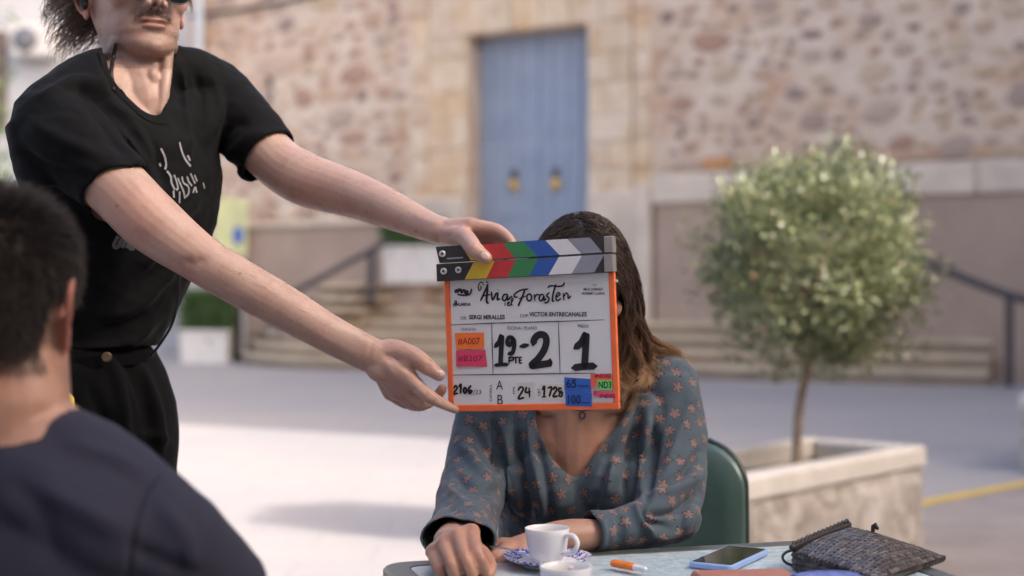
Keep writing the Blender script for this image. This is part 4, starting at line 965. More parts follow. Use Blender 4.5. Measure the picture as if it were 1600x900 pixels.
# ---- head in its own frame: x to the person's right, y forward, z up from the chin (metres)
HZ = [0, .01, .02, .035, .05, .07, .09, .12, .15, .18, .20, .215, .225, .231]
HW = [.022, .037, .046, .055, .060, .0645, .069, .0735, .077, .072, .0625, .046, .028, .006]
HB = [.03, .0, -.022, -.046, -.062, -.076, -.086, -.097, -.100, -.091, -.076, -.054, -.032, -.004]
FZ = [0, .008, .018, .032, .042, .048, .055, .068, .09, .115, .135, .16, .18, .20, .215, .225, .231]
FY = [.080, .088, .0895, .0845, .0875, .0865, .0895, .0880, .0870, .0860, .0930, .0940, .0880, .0745, .053, .033, .012]
def head_parts(female=False):
    rings = []; a = np.arange(48)*2*math.pi/48
    for z in np.concatenate((np.linspace(0, 0.2, 44), np.linspace(0.204, 0.231, 12))):
        w = np.interp(z, HZ, HW); yb = np.interp(z, HZ, HB); yf = np.interp(z, FZ, FY)
        if female: w *= 0.96 if z > 0.05 else 0.86
        yc = (yf+yb)/2; hd = (yf-yb)/2; q = 0.86
        sx = np.sign(np.sin(a))*np.abs(np.sin(a))**q; cy = np.sign(np.cos(a))*np.abs(np.cos(a))**(0.95)
        rings.append(np.stack((w*sx, yc+hd*cy, np.full(48, z)), 1))
    out = [loft(rings)]
    out.append(tube([(0, .084, .118), (0, .0955, .100), (0, .1075, .083), (0, .105, .0765)], [.0075, .0085, .0095, .0085], ref=(0, 1, 0), n=14))
    for s in (-1, 1):
        out.append(ell((s*.0115, .0965, .0765), (.0085, .0115, .0085)))
        out.append(ell((s*.044, .056, .092), (.021, .022, .02)))
        out.append(ell((s*.030, .083, .137), (.026, .012, .008)))
        out.append(ell((s*.046, .030, .028), (.010, .022, .014)))                     # jaw corner
        ex_ = .0600 if female else .0745
        hp = [(.014, .004), (.017, .022), (.004, .035), (-.016, .030), (-.022, .010), (-.014, -.014), (-.002, -.027)]
        xo = [.002, .006, .011, .015, .016, .011, .006]
        out.append(tube([(s*(ex_+x), -.010+y, .110+z) for (y, z), x in zip(hp, xo)], [.0042]*7, n=10, steps=36))
        out.append(tube([(s*(ex_+.004+k*.0), -.012+y, .110+z) for k, (y, z) in enumerate([(-.006, .016), (-.010, 0), (-.004, -.014)])], [.0035]*3, n=8, steps=12))
        out.append(ell((s*(ex_+.002), -.012, .112), (.0065, .017, .027))); out.append(ell((s*(ex_+.005), -.008, .083), (.0048, .0085, .0105)))
    out.append(ell((0, .0875, .0535), (.0235, .0062, .0042))); out.append(ell((0, .0860, .0437), (.020, .0078, .0056))); out.append(ell((0, .0785, .013), (.019, .0135, .0135)))
    return out
class Head:
    def __init__(s, chin, yaw, pitch, roll=0.0, scale=1.0):
        y, p = math.radians(yaw), math.radians(pitch)
        f = np.array((math.sin(y)*math.cos(p), -math.cos(y)*math.cos(p), math.sin(p))); r = nrm(np.cross(f, (0, 0, 1)))
        u = np.cross(r, f); q = math.radians(roll); r2 = r*math.cos(q)+u*math.sin(q); u2 = np.cross(r2, f)
        s.A = np.array((r2, f, u2)); s.k = scale; s.o = np.asarray(chin) - (np.array((0, .086, 0))*scale) @ s.A
    def w(s, p): return s.o + (np.asarray(p, float)*s.k) @ s.A
    def l(s, P_): return ((np.asarray(P_)-s.o) @ s.A.T)/s.k
    def part(s, q): return s.w(q[0]), q[1]
def face_detail(V, H, N, female=False):
    """mouth line, eye sockets, philtrum on the remeshed body"""
    L = H.l(V); x, y, z = L.T; near = (z > -0.02) & (z < 0.24) & (np.abs(x) < 0.11) & (np.abs(y) < 0.13); D = np.zeros(len(V)); fr = near & (y > 0.05)
    D[fr] -= 0.0030*np.exp(-((z[fr]-0.0487+0.0*np.abs(x[fr]))/0.0022)**2)*np.clip(1.3-np.abs(x[fr])/0.022, 0, 1)
    for s in (-1, 1):
        D[fr] -= 0.0085*np.exp(-((x[fr]-s*.032)/.017)**2-((z[fr]-.115)/.012)**2)
        D[fr] -= 0.0022*np.exp(-((x[fr]-s*(.026+.22*(.075-z[fr])))/.004)**2)*np.exp(-((z[fr]-.062)/.014)**2)     # smile fold
        D[fr] -= 0.003*np.exp(-((x[fr]-s*.006)/.0032)**2-((z[fr]-.0715)/.004)**2)*(y[fr] > .09)                # nostril
    D[fr] -= 0.0016*np.exp(-(x[fr]/.004)**2-((z[fr]-.062)/.006)**2)
    k = H.k; V = V + (N*D[:, None]*k); return V, L, near
def tint_face(T, L, near, beard=0.0, lip=(0.95, 0.70, 0.68)):
    x, y, z = L.T; fr = near & (y > 0.05)
    def mul(mask, col): T[:, :3] *= 1 + mask[:, None]*(np.array(col)-1)
    m = np.zeros(len(L)); m[fr] = np.exp(-(np.abs(x[fr])/.0225)**4)*np.exp(-((z[fr]-.0487)/(.0075))**4); mul(m, lip)
    m = np.zeros(len(L)); m[fr] = np.exp(-(x[fr]/.022)**4)*np.exp(-((z[fr]-.0487)/.0017)**2); mul(m*0.7, (.25, .14, .13))
    for s in (-1, 1):
        m = np.zeros(len(L)); m[fr] = np.exp(-((x[fr]-s*.006)/.0038)**2-((z[fr]-.0712)/.0035)**2)*(y[fr] > .088); mul(m, (.45, .33, .30))
        m = np.zeros(len(L)); m[fr] = np.exp(-((x[fr]-s*.045)/.02)**2-((z[fr]-.085)/.018)**2); mul(m*0.6, (1.0, .82, .78))
    e = near & (np.abs(x) > .0755) & (y > -.05) & (y < .02) & (z > .07) & (z < .16); m = e.astype(float); mul(m, (1.0, .72, .68))
    if beard:
        b = near & (y > -.035) & (z < .075)
        lim = np.clip((.055+.25*np.clip(.06-y, 0, .1)-z)/.02, 0, 1); side_ = np.clip((y+.03)/.03, 0, 1)
        mo = np.exp(-((z-.0635)/.008)**2)*np.exp(-(x/.034)**4)*(y > .05)
        m = np.where(b, np.maximum(lim*side_*(z > -.03), mo), 0); mul(m*beard, (.62, .58, .58))
def hand_parts(wrist, fingers, thumb, wr=.022):
    """fingers: list of joint lists [(p, r) x4] from the knuckle out; thumb the same from the wrist out"""
    out = []; w = np.asarray(wrist, float); prev = None
    for f in fingers:
        p = [np.asarray(q[0]) for q in f]; r = [q[1] for q in f]
        mid = p[0]*0.45+w*0.55
        out.append(tube([w*0.92+p[0]*0.08, mid, p[0]], [wr*0.62, r[0]*1.28, r[0]*1.12], n=14, ref=(0.2, 1, 0.3)))
        out.append(tube(p, r, n=14, ref=(0.2, 1, 0.3), steps=26))
        for j in (1, 2): out.append(ell(p[j], (r[j]*1.10,)*3, n=10))
        out.append(ell(p[0], (r[0]*1.14,)*3, n=10))
        if prev is not None: out.append(tube([prev[0], p[0]], [prev[1], r[0]*0.98], n=10, ref=(0.2, 1, 0.3))); out.append(tube([prev[0]*0.5+w*0.5, p[0]*0.5+w*0.5], [prev[1]*1.15, r[0]*1.15], n=10, ref=(0.2, 1, 0.3)))
        prev = (p[0], r[0]*0.98)
    p = [np.asarray(q[0]) for q in thumb]; r = [q[1] for q in thumb]
    out.append(tube([w*0.8+p[0]*0.2]+p, [wr*0.7]+r, n=14, ref=(0.2, 1, 0.3), steps=30)); out.append(ell(p[2], (r[2]*1.08,)*3, n=10))
    m0 = np.asarray(fingers[0][0][0]); out.append(tube([p[1], m0*0.7+w*0.3], [r[1]*0.85, fingers[0][0][1]*0.9], n=10, ref=(0.2, 1, 0.3)))
    return out
def px_fingers(L): return [[(P(*j[:3]), j[3]) for j in f] for f in L]
def tint_hand(V, T, fingers, thumb, nails=()):
    for f in fingers+[thumb]:
        for j, (p, r) in enumerate(f):
            d = np.linalg.norm(V-np.asarray(p), axis=1); k = np.exp(-(d/(r*1.5))**2)*(0.55 if j else 0.5); T[:, :3] *= 1+k[:, None]*(np.array((1.0, .80, .76))-1)
    for p, r in nails:
        d = np.linalg.norm(V-np.asarray(p), axis=1); k = np.clip((1.15-d/r)/0.3, 0, 1); T[:, :3] = T[:, :3]*(1-k[:, None]) + k[:, None]*np.array((1.50, 1.40, 1.45))
def strands(paths, w, taper=0.3):
    """paths: (n, k, 3) -> three-sided tapering hairs with attributes along (ht) and per hair (hr)"""
    paths = np.asarray(paths); n, k, _ = paths.shape; T = np.gradient(paths, axis=1); T /= np.linalg.norm(T, axis=2)[..., None]+1e-12
    ref = rng.normal(size=(n, 1, 3)); s = np.cross(T, ref); s /= np.linalg.norm(s, axis=2)[..., None]+1e-12; b = np.cross(T, s)
    t = np.linspace(0, 1, k); ww = (w*(1-(1-taper)*t**2))[None, :, None]
    vs = [paths + (s*math.cos(q)+b*math.sin(q))*ww for q in (0, 2.094, 4.189)]
    V = np.stack(vs, 2).reshape(-1, 3); idx = np.arange(n*k*3).reshape(n, k, 3); F = []
    for c in range(3):
        d = (c+1) % 3; F.append(np.stack((idx[:, :-1, c], idx[:, :-1, d], idx[:, 1:, d], idx[:, 1:, c]), -1).reshape(-1, 4))
    ht = np.repeat(np.tile(t, n), 3); hr = np.repeat(rng.uniform(0, 1, n), k*3)
    return (V, np.concatenate(F)), {'ht': ('FLOAT', ht), 'hr': ('FLOAT', hr)}
def sample(V, N, mask, n, r=None):
    i = np.nonzero(mask)[0]; j = rng.choice(i, n, replace=True); return V[j] + rng.normal(size=(n, 3))*(r or 0.0015), N[j]
def short_hair(roots, nr, dirs, ln, k=5, curl=0.25):
    n = len(roots); ln = ln*rng.uniform(0.7, 1.25, (n, 1)); d0 = nr*0.5+dirs; d0 /= np.linalg.norm(d0, axis=1)[:, None]; d0 += rng.normal(size=(n, 3))*curl
    pts = [roots-nr*0.002]; d = d0
    for j in range(1, k):
        d = d*0.7 + dirs*0.35 + rng.normal(size=(n, 3))*curl*0.3; d /= np.linalg.norm(d, axis=1)[:, None]; pts.append(pts[-1]+d*ln/(k-1))
    return np.stack(pts, 1)
def person(label, loc): return thing('person', label, 'person', loc)
def shoe(c, d, ln=0.27):
    d = nrm(d); s = np.array((-d[1], d[0], 0)); pts = [c-d*ln*0.32+(0, 0, .055), c-d*ln*0.1+(0, 0, .06), c+d*ln*0.25+(0, 0, .045), c+d*ln*0.62+(0, 0, .028)]
    return cat([tube(pts, [(.036, .05), (.038, .055), (.045, .042), (.036, .024)], n=16, ref=(0, 0, 1)), tube([q*(1, 1, 0)+(0, 0, .012) for q in pts], [(.037, .011), (.038, .011), (.047, .011), (.038, .011)], n=16, ref=(0, 0, 1))])
def project_strokes(bv, lines, w):
    """thin printed strokes lying on a cloth surface, from pixel polylines"""
    out = []
    for poly in lines:
        q = spline(np.array(poly, float), max(3, 5*len(poly))) if len(poly) > 2 else np.array(poly, float); pts = []; nn = []
        for u, v in q:
            d = ray(u, v); h = bv.ray_cast(Vector((0, 0, CAMZ)), Vector(d))
            if h[0] is not None: pts.append(np.array(h[0])); nn.append(np.array(h[1]))
        if len(pts) < 2: continue
        pts = np.array(pts); nn = np.array(nn); nn[(nn[:, 1] > 0)] *= -1; t = np.gradient(pts, axis=0); sd_ = np.cross(t, nn); sd_ /= np.linalg.norm(sd_, axis=1)[:, None]+1e-9
        L_ = pts+sd_*w/2+nn*0.0012; R_ = pts-sd_*w/2+nn*0.0012; k = len(pts); out.append((np.vstack((L_, R_)), [(i, i+1, k+i+1, k+i) for i in range(k-1)]))
    return cat(out)
# ------------------------------------------------------------------ the man with the clapperboard
MS = skin_mat('fair_skin', (0.53, 0.355, 0.29))
m1 = person('standing man in black t-shirt holding out the clapperboard with both hands', (-0.72, 2.38, 0))
H1 = Head(P(243, 83, 2.365), 33, 7, 0, 1.05)
F1 = nrm((0.815, -0.58, 0))                         # where his chest faces
A_r = [(P(82, 195, 2.28), .058), (P(178, 288, 2.245), .0505), (P(238, 348, 2.23), .0485), (P(311, 403, 2.215), .0385), (P(372, 440, 2.21), .0370), (P(440, 478, 2.205), .0345), (P(515, 522, 2.20), (.030, .028)), (P(572, 551, 2.2), (.029, .0225)), (P(590, 560, 2.2), (.028, .021))]
A_l = [(P(338, 150, 2.56), .055), (P(424, 245, 2.49), .046), (P(470, 277, 2.45), .0465), (P(512, 292, 2.42), .0435), (P(560, 307, 2.38), .0385), (P(620, 332, 2.32), (.031, .031)), (P(672, 355, 2.272), (.0235, .0255)), (P(690, 360, 2.255), (.022, .026))]
# upper (left) hand: thumb in front of the stick, fingers behind it
fl = px_fingers([[(737, 353, 2.222, .0125), (774, 359, 2.215, .0105), (794, 373, 2.205, .0090), (803, 388, 2.199, .0080)],
                 [(733, 358, 2.240, .0120), (768, 366, 2.236, .0100), (785, 384, 2.216, .0088), (790, 401, 2.205, .0080)],
                 [(727, 364, 2.256, .0115), (757, 376, 2.252, .0095), (768, 395, 2.230, .0085), (770, 411, 2.213, .0078)],
                 [(719, 370, 2.268, .0105), (744, 384, 2.266, .0085), (752, 402, 2.242, .0078), (752, 415, 2.222, .0072)]])
tl = px_fingers([[(705, 368, 2.232, .0165), (727, 372, 2.196, .0150), (743, 391, 2.163, .0128), (759, 403, 2.156, .0102)]])[0]
# lower (right) hand: thumb along the front edge, index under the corner, the others behind
fr_ = px_fingers([[(640, 592, 2.182, .0130), (669, 618, 2.176, .0108), (692, 631, 2.182, .0084), (711, 640, 2.186, .0068)],
                  [(632, 605, 2.198, .0125), (661, 629, 2.204, .0102), (680, 622, 2.216, .0090), (691, 607, 2.214, .0082)],
                  [(621, 612, 2.212, .0120), (648, 633, 2.222, .0098), (668, 630, 2.232, .0086), (682, 617, 2.226, .0080)],
                  [(610, 614, 2.226, .0112), (633, 630, 2.238, .0088), (650, 630, 2.246, .0080), (664, 622, 2.240, .0074)]])
tr1 = px_fingers([[(612, 547, 2.198, .0180), (646, 557, 2.184, .0152), (668, 573, 2.178, .0130), (686, 586, 2.177, .0100)]])[0]
parts = [H1.part(q) for q in head_parts()]
parts += [tube([P(205, 200, 2.42), P(217, 125, 2.425), P(206, 70, 2.445), P(203, 20, 2.46)], [.068, .056, .055, .058], n=24, ref=F1)]
parts += [tube([P(210, 130, 2.43), P(150, 140, 2.36), P(85, 190, 2.28)], [.042, .042, .044], n=16), tube([P(212, 128, 2.435), P(275, 132, 2.505), P(338, 155, 2.565)], [.032, .028, .034], n=16)]
parts += [tube([P(207, 165, 2.43), P(198, 230, 2.42), P(186, 330, 2.42), P(151, 430, 2.42), P(110, 540, 2.42), P(110, 620, 2.42)], [(.095, .066), (.150, .100), (.155, .102), (.145, .10), (.14, .095), (.145, .10)], ref=F1, n=28)]
parts += [tube([P(262, 80, 2.42), P(258, 130, 2.385), P(250, 176, 2.372)], [.011, .010, .008], n=10), tube([P(178, 75, 2.40), P(205, 130, 2.375), P(240, 178, 2.372)], [.012, .011, .008], n=10), ell(P(240, 122, 2.382), (.010, .012, .018))]      # neck tendons
parts += [tube([P(217, 130, 2.415), P(230, 170, 2.40), P(240, 215, 2.395)], [(.046, .048), (.044, .044), (.036, .028)], ref=F1, n=20)]
parts += [tube([p for p, r in A_r], [r for p, r in A_r], n=22, ref=(0.3, 1, 0.2)), tube([p for p, r in A_l], [r for p, r in A_l], n=22, ref=(0.3, 1, 0.2))]
parts += hand_parts(P(584, 556, 2.2), fr_, tr1, .027) + hand_parts(P(686, 359, 2.258), fl, tl, .026)
parts += [ell(P(312, 415, 2.205), (.03, .025, .022)), ell(P(600, 575, 2.195), (.03, .016, .024))]
V, F = remesh(parts, 0.0024, 4); N = vnormals(V, F)
V, L, near = face_detail(V, H1, N)
# tendons and veins on the forearms
V = folds(V, F, [([(600, 545), (625, 575), (640, 590)], .0012, 5), ([(600, 560), (618, 590), (632, 605)], .0012, 4), ([(640, 330), (668, 345), (700, 350)], .001, 5), ([(560, 560), (520, 535), (480, 520)], .0008, 6), ([(285, 408), (305, 412), (318, 400)], -.003, 9), ([(690, 345), (712, 352), (735, 350)], .0010, 4)])
V = folds(V, F, [([(736, 393), (745, 384), (755, 383)], -.0016, 2.2), ([(740, 397), (749, 388), (758, 387)], -.0014, 2.0), ([(662, 578), (670, 570), (676, 562)], -.0016, 2.2), ([(666, 581), (674, 573), (681, 566)], -.0014, 2.0), ([(644, 612), (655, 604), (662, 602)], -.0012, 2.5), ([(674, 632), (682, 622)], -.0012, 2.2), ([(660, 626), (668, 612)], -.0010, 2.2),
    ([(648, 603), (672, 624), (700, 638)], .0010, 4), ([(640, 612), (662, 634)], -.0022, 2.6), ([(628, 620), (650, 637)], -.0018, 2.4), ([(752, 372), (772, 372), (790, 380)], -.0015, 3), ([(693, 372), (706, 366), (714, 352)], -.0010, 3), ([(583, 530), (578, 552), (572, 572)], -.0012, 4)])
N = vnormals(V, F)
bvh0 = BVHTree.FromPolygons([tuple(p) for p in V], F.tolist())
def hit(bv, u, v): h = bv.ray_cast(Vector((0, 0, CAMZ)), Vector(ray(u, v))); return np.array(h[0])
T = np.ones((len(V), 4)); tint_face(T, L, near, 0.75); tint_hand(V, T, fr_+fl, tr1); tint_hand(V, T, [], tl, [(hit(bvh0, 759, 400), .0062), (hit(bvh0, 689, 583), .0062)])
for c, r, col in ((P(200, 340, 2.18), .05, (1.0, .80, .76)), (P(300, 420, 2.2), .03, (1.0, .80, .74)), (P(490, 310, 2.40), .04, (1, .85, .8))):
    k = np.exp(-(np.linalg.norm(V-c, axis=1)/r)**2)*0.7; T[:, :3] *= 1+k[:, None]*(np.array(col)-1)
for u, v, Y in ((183, 322, 2.19), (375, 427, 2.18), (650, 362, 2.29)):                     # moles
    i = np.argmin(np.abs(px(V)-(u, v)).sum(1) + 1000*(V[:, 1] > Y+0.06)); k = np.exp(-(np.linalg.norm(V-V[i], axis=1)/.0022)**2); T[:, :3] *= 1-0.6*k[:, None]
body1 = mk('body', (V, F), MS, m1, attrs={'tint': ('FLOAT_COLOR', T)}); V1, N1_, L1 = V, N, L
def nail(u, v, d, a, b):
    h = bvh0.ray_cast(Vector((0, 0, CAMZ)), Vector(ray(u, v))); n_ = np.array(h[1]); n_ = n_ if n_[1] < 0 else -n_; n_ = nrm(n_); d = nrm(np.asarray(d) - n_*(np.asarray(d) @ n_)); mk('fingernail', ell(np.array(h[0])-n_*0.0006, (a, b, .0016), (d, np.cross(n_, d), n_), n=14), M_NAIL, body1)
M_NAIL = plain('fingernail', (0.60, 0.44, 0.40), 0.22, 0.05, 200)
nail(757, 400, P(763, 405, 2.15)-P(743, 391, 2.16), .0066, .0054); nail(689, 583, P(687, 586, 2.17)-P(669, 573, 2.17), .0062, .0050)
# hairs: head, moustache, stubble, forearms
M_HAIR1 = hair_mat('brown_hair', [(0, (0.06, 0.038, 0.026)), (0.5, (0.16, 0.10, 0.066)), (1, (0.32, 0.21, 0.135))])
x, y, z = L.T
scalp = (near & (z > .085) & (z < .24) & (y < .075-.0*z) & ((z > .165) | (y < -.03) | ((z > .13) & (y < .03)))) & (np.abs(x) < .082)
R_, NR = sample(V, N, scalp, 3600, .002); LR_ = H1.l(R_); n = len(R_); K = 12
back = np.array((0, -0.75, -0.75))
d = NR*0.5; pts = [R_]; side_ = np.sign(LR_[:, :1]); ck_ = np.floor((np.arctan2(LR_[:, 0], LR_[:, 1])+4)*4+LR_[:, 2]*60).astype(int); tab = rng.uniform(0, 6.28, 400); ph = tab[ck_ % 400][:, None]+rng.normal(size=(n, 1))*.25; wv = (0.6+0.12*tab[(ck_*7) % 400])[:, None]
down = (np.stack((side_[:, 0]*0.35, np.full(n, -0.8), np.full(n, -0.55)), 1)) @ H1.A; ln = rng.uniform(0.04, 0.115, (n, 1))*np.where(LR_[:, :1] < 0, 0.45, 1.0)
latw = np.array((1.0, 0, 0)) @ H1.A; fwd = np.array((0, 1.0, 0)) @ H1.A; upw = np.array((0, 0, 1.0)) @ H1.A
for j in range(1, K):
    t = j/(K-1); d = d*0.6 + down*0.34 + NR*0.07*(1-t); dn = d/np.linalg.norm(d, axis=1)[:, None]
    wave = (latw*np.sin(ph+t*12*wv) + upw*np.cos(ph*1.7+t*11*wv))*0.5*t
    p = pts[-1] + (dn+wave)*ln/(K-1)
    l = H1.l(p); e_ = (l-(0, -.005, .135))/(.083, .106, .105); q = np.linalg.norm(e_, axis=1); m_ = q < 1.0
    l[m_] = (0, -.005, .135) + e_[m_]/q[m_][:, None]*np.array((.083, .106, .105)); pts.append(H1.w(l))
g_, at = strands(np.stack(pts, 1), .0008); mk('hair', g_, M_HAIR1, m1, attrs=at)
cap = near & (z > .10) & ((z > .165) | (y < -.03)); 
mm = near & (y > .06) & (np.abs(x) < .030) & (z > .0575-.12*np.abs(x)) & (z < .0705-.25*np.abs(x))
R_, NR = sample(V, N, mm, 1000, .001); LR_ = H1.l(R_); dirs = (np.stack((np.sign(LR_[:, 0])*0.55, np.full(len(R_), .25), np.full(len(R_), -.8)), 1)) @ H1.A
g_, at = strands(short_hair(R_, NR, dirs, .0075, 4, .3), .00022); mk('moustache', g_, M_HAIR1, m1, attrs=at)
bm = near & (y > -.03) & (z < .058) & (z > -.035) & ~((np.abs(x) < .023) & (z > .038) & (z < .060) & (y > .06)) & (z < .045+.3*np.clip(.06-y, 0, .2))
R_, NR = sample(V, N, bm, 5200, .0012); dirs = np.tile((np.array((0, .2, -.9)) @ H1.A), (len(R_), 1))
g_, at = strands(short_hair(R_, NR, dirs, .0034, 3, .35), .00021); mk('stubble', g_, M_HAIR1, m1, attrs=at)
ah = (V[:, 1] < 2.45) & (px(V)[:, 0] > 330) & (px(V)[:, 0] < 660) & (px(V)[:, 1] > 240)
R_, NR = sample(V, N, ah, 3600, .002); dirs = np.tile(nrm(P(560, 560, 2.2)-P(400, 440, 2.2)), (len(R_), 1)); g_, at = strands(short_hair(R_, NR, dirs, .009, 4, .3), .00016); mk('arm_hair', g_, M_HAIR1, m1, attrs=at)
# shirt
MSH = cloth_mat('black_jersey', (0.0036, 0.0038, 0.0050), 900, 0.2, 0.8)
sp_ = [tube([P(209, 118, 2.43), P(208, 150, 2.43), P(206, 178, 2.43), P(196, 250, 2.42), P(186, 330, 2.42), P(153, 430, 2.42), P(110, 520, 2.42), P(104, 572, 2.42)], [(.07, .06), (.10, .078), (.155, .098), (.188, .128), (.182, .127), (.165, .12), (.158, .115), (.168, .122)], ref=F1, n=36, caps='flat'),
       tube([P(210, 120, 2.43), P(145, 138, 2.36), P(80, 188, 2.28)], [.056, .062, .066], n=20), tube([P(212, 116, 2.43), P(280, 122, 2.49), P(340, 150, 2.56)], [.053, .058, .061], n=20),
       tube([P(74, 180, 2.285), P(100, 212, 2.27), P(140, 252, 2.255), P(179, 290, 2.245), P(188, 300, 2.242)], [.066, .069, .064, .0575, .058], n=28, ref=(0.3, 1, 0.2), caps='flat'),
       tube([P(330, 140, 2.57), P(365, 178, 2.54), P(400, 220, 2.51), P(425, 247, 2.49), P(433, 255, 2.483)], [.060, .062, .056, .0525, .0525], n=28, ref=(0.3, 1, 0.2), caps='flat'),
       ell(P(396, 268, 2.50), (.030, .03, .020)),
       tube([P(66, 190, 2.285), P(76, 245, 2.28), P(84, 292, 2.275), P(86, 300, 2.274)], [.062, .058, (.055, .05), (.055, .05)], n=24, ref=(0.3, 1, 0.2), caps='flat'),
       tube([P(95, 190, 2.30), P(150, 225, 2.335), P(205, 255, 2.36)], [.058, .072, .070], n=20), tube([P(330, 160, 2.53), P(285, 200, 2.47), P(235, 250, 2.40)], [.052, .066, .070], n=20),
       tube([P(120, 140, 2.34), P(170, 190, 2.365), P(215, 240, 2.37)], [.045, .058, .06], n=18)]
V, F = remesh(sp_, 0.004, 5); Q = px(V); N = vnormals(V, F)
fl_ = [([(150, 95), (165, 150), (215, 200), (240, 262)], .006, 12), ([(120, 120), (150, 180), (200, 250)], -.005, 11), ([(60, 150), (120, 125), (160, 135)], .005, 10), ([(40, 185), (90, 215), (150, 240)], .004, 12), ([(20, 230), (80, 262), (150, 278)], -.004, 10),
       ([(285, 100), (290, 170), (300, 250)], .005, 8), ([(305, 105), (318, 170), (312, 240)], -.005, 8), ([(325, 110), (345, 170), (330, 250)], .004, 8), ([(390, 180), (350, 210), (320, 260)], -.005, 12), ([(410, 200), (370, 235), (330, 290)], .006, 11),
       ([(310, 310), (260, 380), (215, 420)], .007, 13), ([(300, 340), (250, 420), (190, 470)], -.007, 13), ([(285, 400), (235, 470), (170, 500)], .007, 12), ([(270, 440), (220, 490), (150, 520)], -.006, 11), ([(250, 500), (200, 535), (140, 545)], .009, 10), ([(180, 200), (225, 260), (250, 330)], .006, 11), ([(215, 190), (245, 240), (262, 300)], -.004, 9),
       ([(130, 285), (175, 285), (225, 262)], -.003, 7)]
V = folds(V, F, [(a_, b_*1.5, c_*0.85) for a_, b_, c_ in fl_]); V = V + vnormals(V, F)*(0.0035*noise3(V*(1, 1, 1.6), 22, 4, 3) + 0.0012*noise3(V, 90, 5, 2))[:, None]
def cutcap(V, F, c, axis, r):
    axis = nrm(axis); N_ = vnormals(V, F); d = (V-c) @ axis; rad = np.linalg.norm((V-c)-np.outer(d, axis), axis=1); return (d > -0.006) & (rad < r) & (d < 0.06)
ax_r = nrm(P(188, 300, 2.242)-P(140, 252, 2.255)); ax_l = nrm(P(433, 255, 2.483)-P(400, 220, 2.51))
cut = (cutcap(V, F, P(181, 292, 2.245)-ax_r*0.002, ax_r, .067) & (V[:, 1] < 2.30) & (px(V)[:, 1] > 262)) | cutcap(V, F, P(427, 249, 2.49)-ax_l*0.002, ax_l, .062) | cutcap(V, F, P(107, 548, 2.42), (0, 0, -1), .25)
# neck opening
def inpoly(Q, poly):
    poly = np.asarray(poly, float); inside = np.zeros(len(Q), bool); j = len(poly)-1
    for i in range(len(poly)):
        xi, yi = poly[i]; xj, yj = poly[j]
        c_ = ((yi > Q[:, 1]) != (yj > Q[:, 1])) & (Q[:, 0] < (xj-xi)*(Q[:, 1]-yi)/(yj-yi+1e-12)+xi); inside ^= c_; j = i
    return inside
nc = P(212, 110, 2.43); q = V-nc; rr = np.linalg.norm(q[:, :2], axis=1)
cut |= inpoly(px(V), [(162, 20), (162, 78), (170, 108), (184, 134), (204, 155), (226, 174), (242, 183), (252, 178), (256, 165), (257, 150), (260, 118), (270, 88), (276, 20)]) & (V[:, 1] < np.where(px(V)[:, 0] > 240, 2.49, 2.46))
cut |= (rr < .056) & (q[:, 2] > -0.01)
V, F, used = compact(V, F, ~cut[F].any(1)); V = smooth_border(V, F, 70)
bv1 = BVHTree.FromPolygons([tuple(p) for p in V], [tuple(int(i) for i in f) for f in F])
e_ = np.concatenate([F[:, [0, 1]], F[:, [1, 2]], F[:, [2, 3]], F[:, [3, 0]]])
colr = project_strokes(bv1, [[(158, 84), (166, 110), (180, 138), (201, 159), (223, 179), (242, 188), (256, 186), (262, 172), (264, 150), (267, 118), (276, 92)]], .013)
tee = mk('t_shirt', shell(V, F, .0022), MSH, m1)
mk('collar', (colr[0]-nrm((0, 1, -.3))*0.0008, colr[1]), MSH, tee)
M_PRINT = plain('grey_shirt_print', (0.34, 0.34, 0.36), 0.7, 0.2, 200); M_PRINT2 = plain('dim_shirt_print', (0.12, 0.12, 0.135), 0.7, 0.2, 200)
def c5(x, y): return (160+x/4.09, 200+y/4.09)
mk('chest_print', project_strokes(bv1, [[c5(372, 130), c5(395, 180), c5(405, 230), c5(400, 265)], [c5(490, 92), c5(505, 150), c5(530, 205), c5(562, 245)], [c5(362, 225), c5(372, 245)], [c5(542, 175), c5(558, 210)],
    [c5(412, 275), c5(435, 310), c5(440, 350), c5(460, 395)], [c5(455, 300), c5(470, 340), c5(480, 385), c5(468, 395)], [c5(478, 320), c5(500, 370), c5(515, 405), c5(525, 450)], [c5(505, 310), c5(515, 350), c5(545, 375), c5(548, 415), c5(530, 440)], [c5(538, 310), c5(550, 345), c5(570, 370)], [c5(560, 290), c5(578, 330), c5(590, 355)], [c5(585, 300), c5(602, 340)],
    [c5(452, 400), c5(455, 445)], [c5(490, 405), c5(490, 480)], [c5(575, 415), c5(590, 380), c5(600, 415)], [c5(640, 350), c5(650, 385)]], .0036), M_PRINT, tee, smooth=False)
mk('belly_print', project_strokes(bv1, [[c5(100, 690), c5(72, 750), c5(95, 762), c5(125, 705)], [c5(150, 705), c5(125, 765)], [c5(150, 708), c5(165, 740), c5(150, 765)], [c5(190, 725), c5(175, 768), c5(205, 768)]], .006), M_PRINT2, tee, smooth=False)
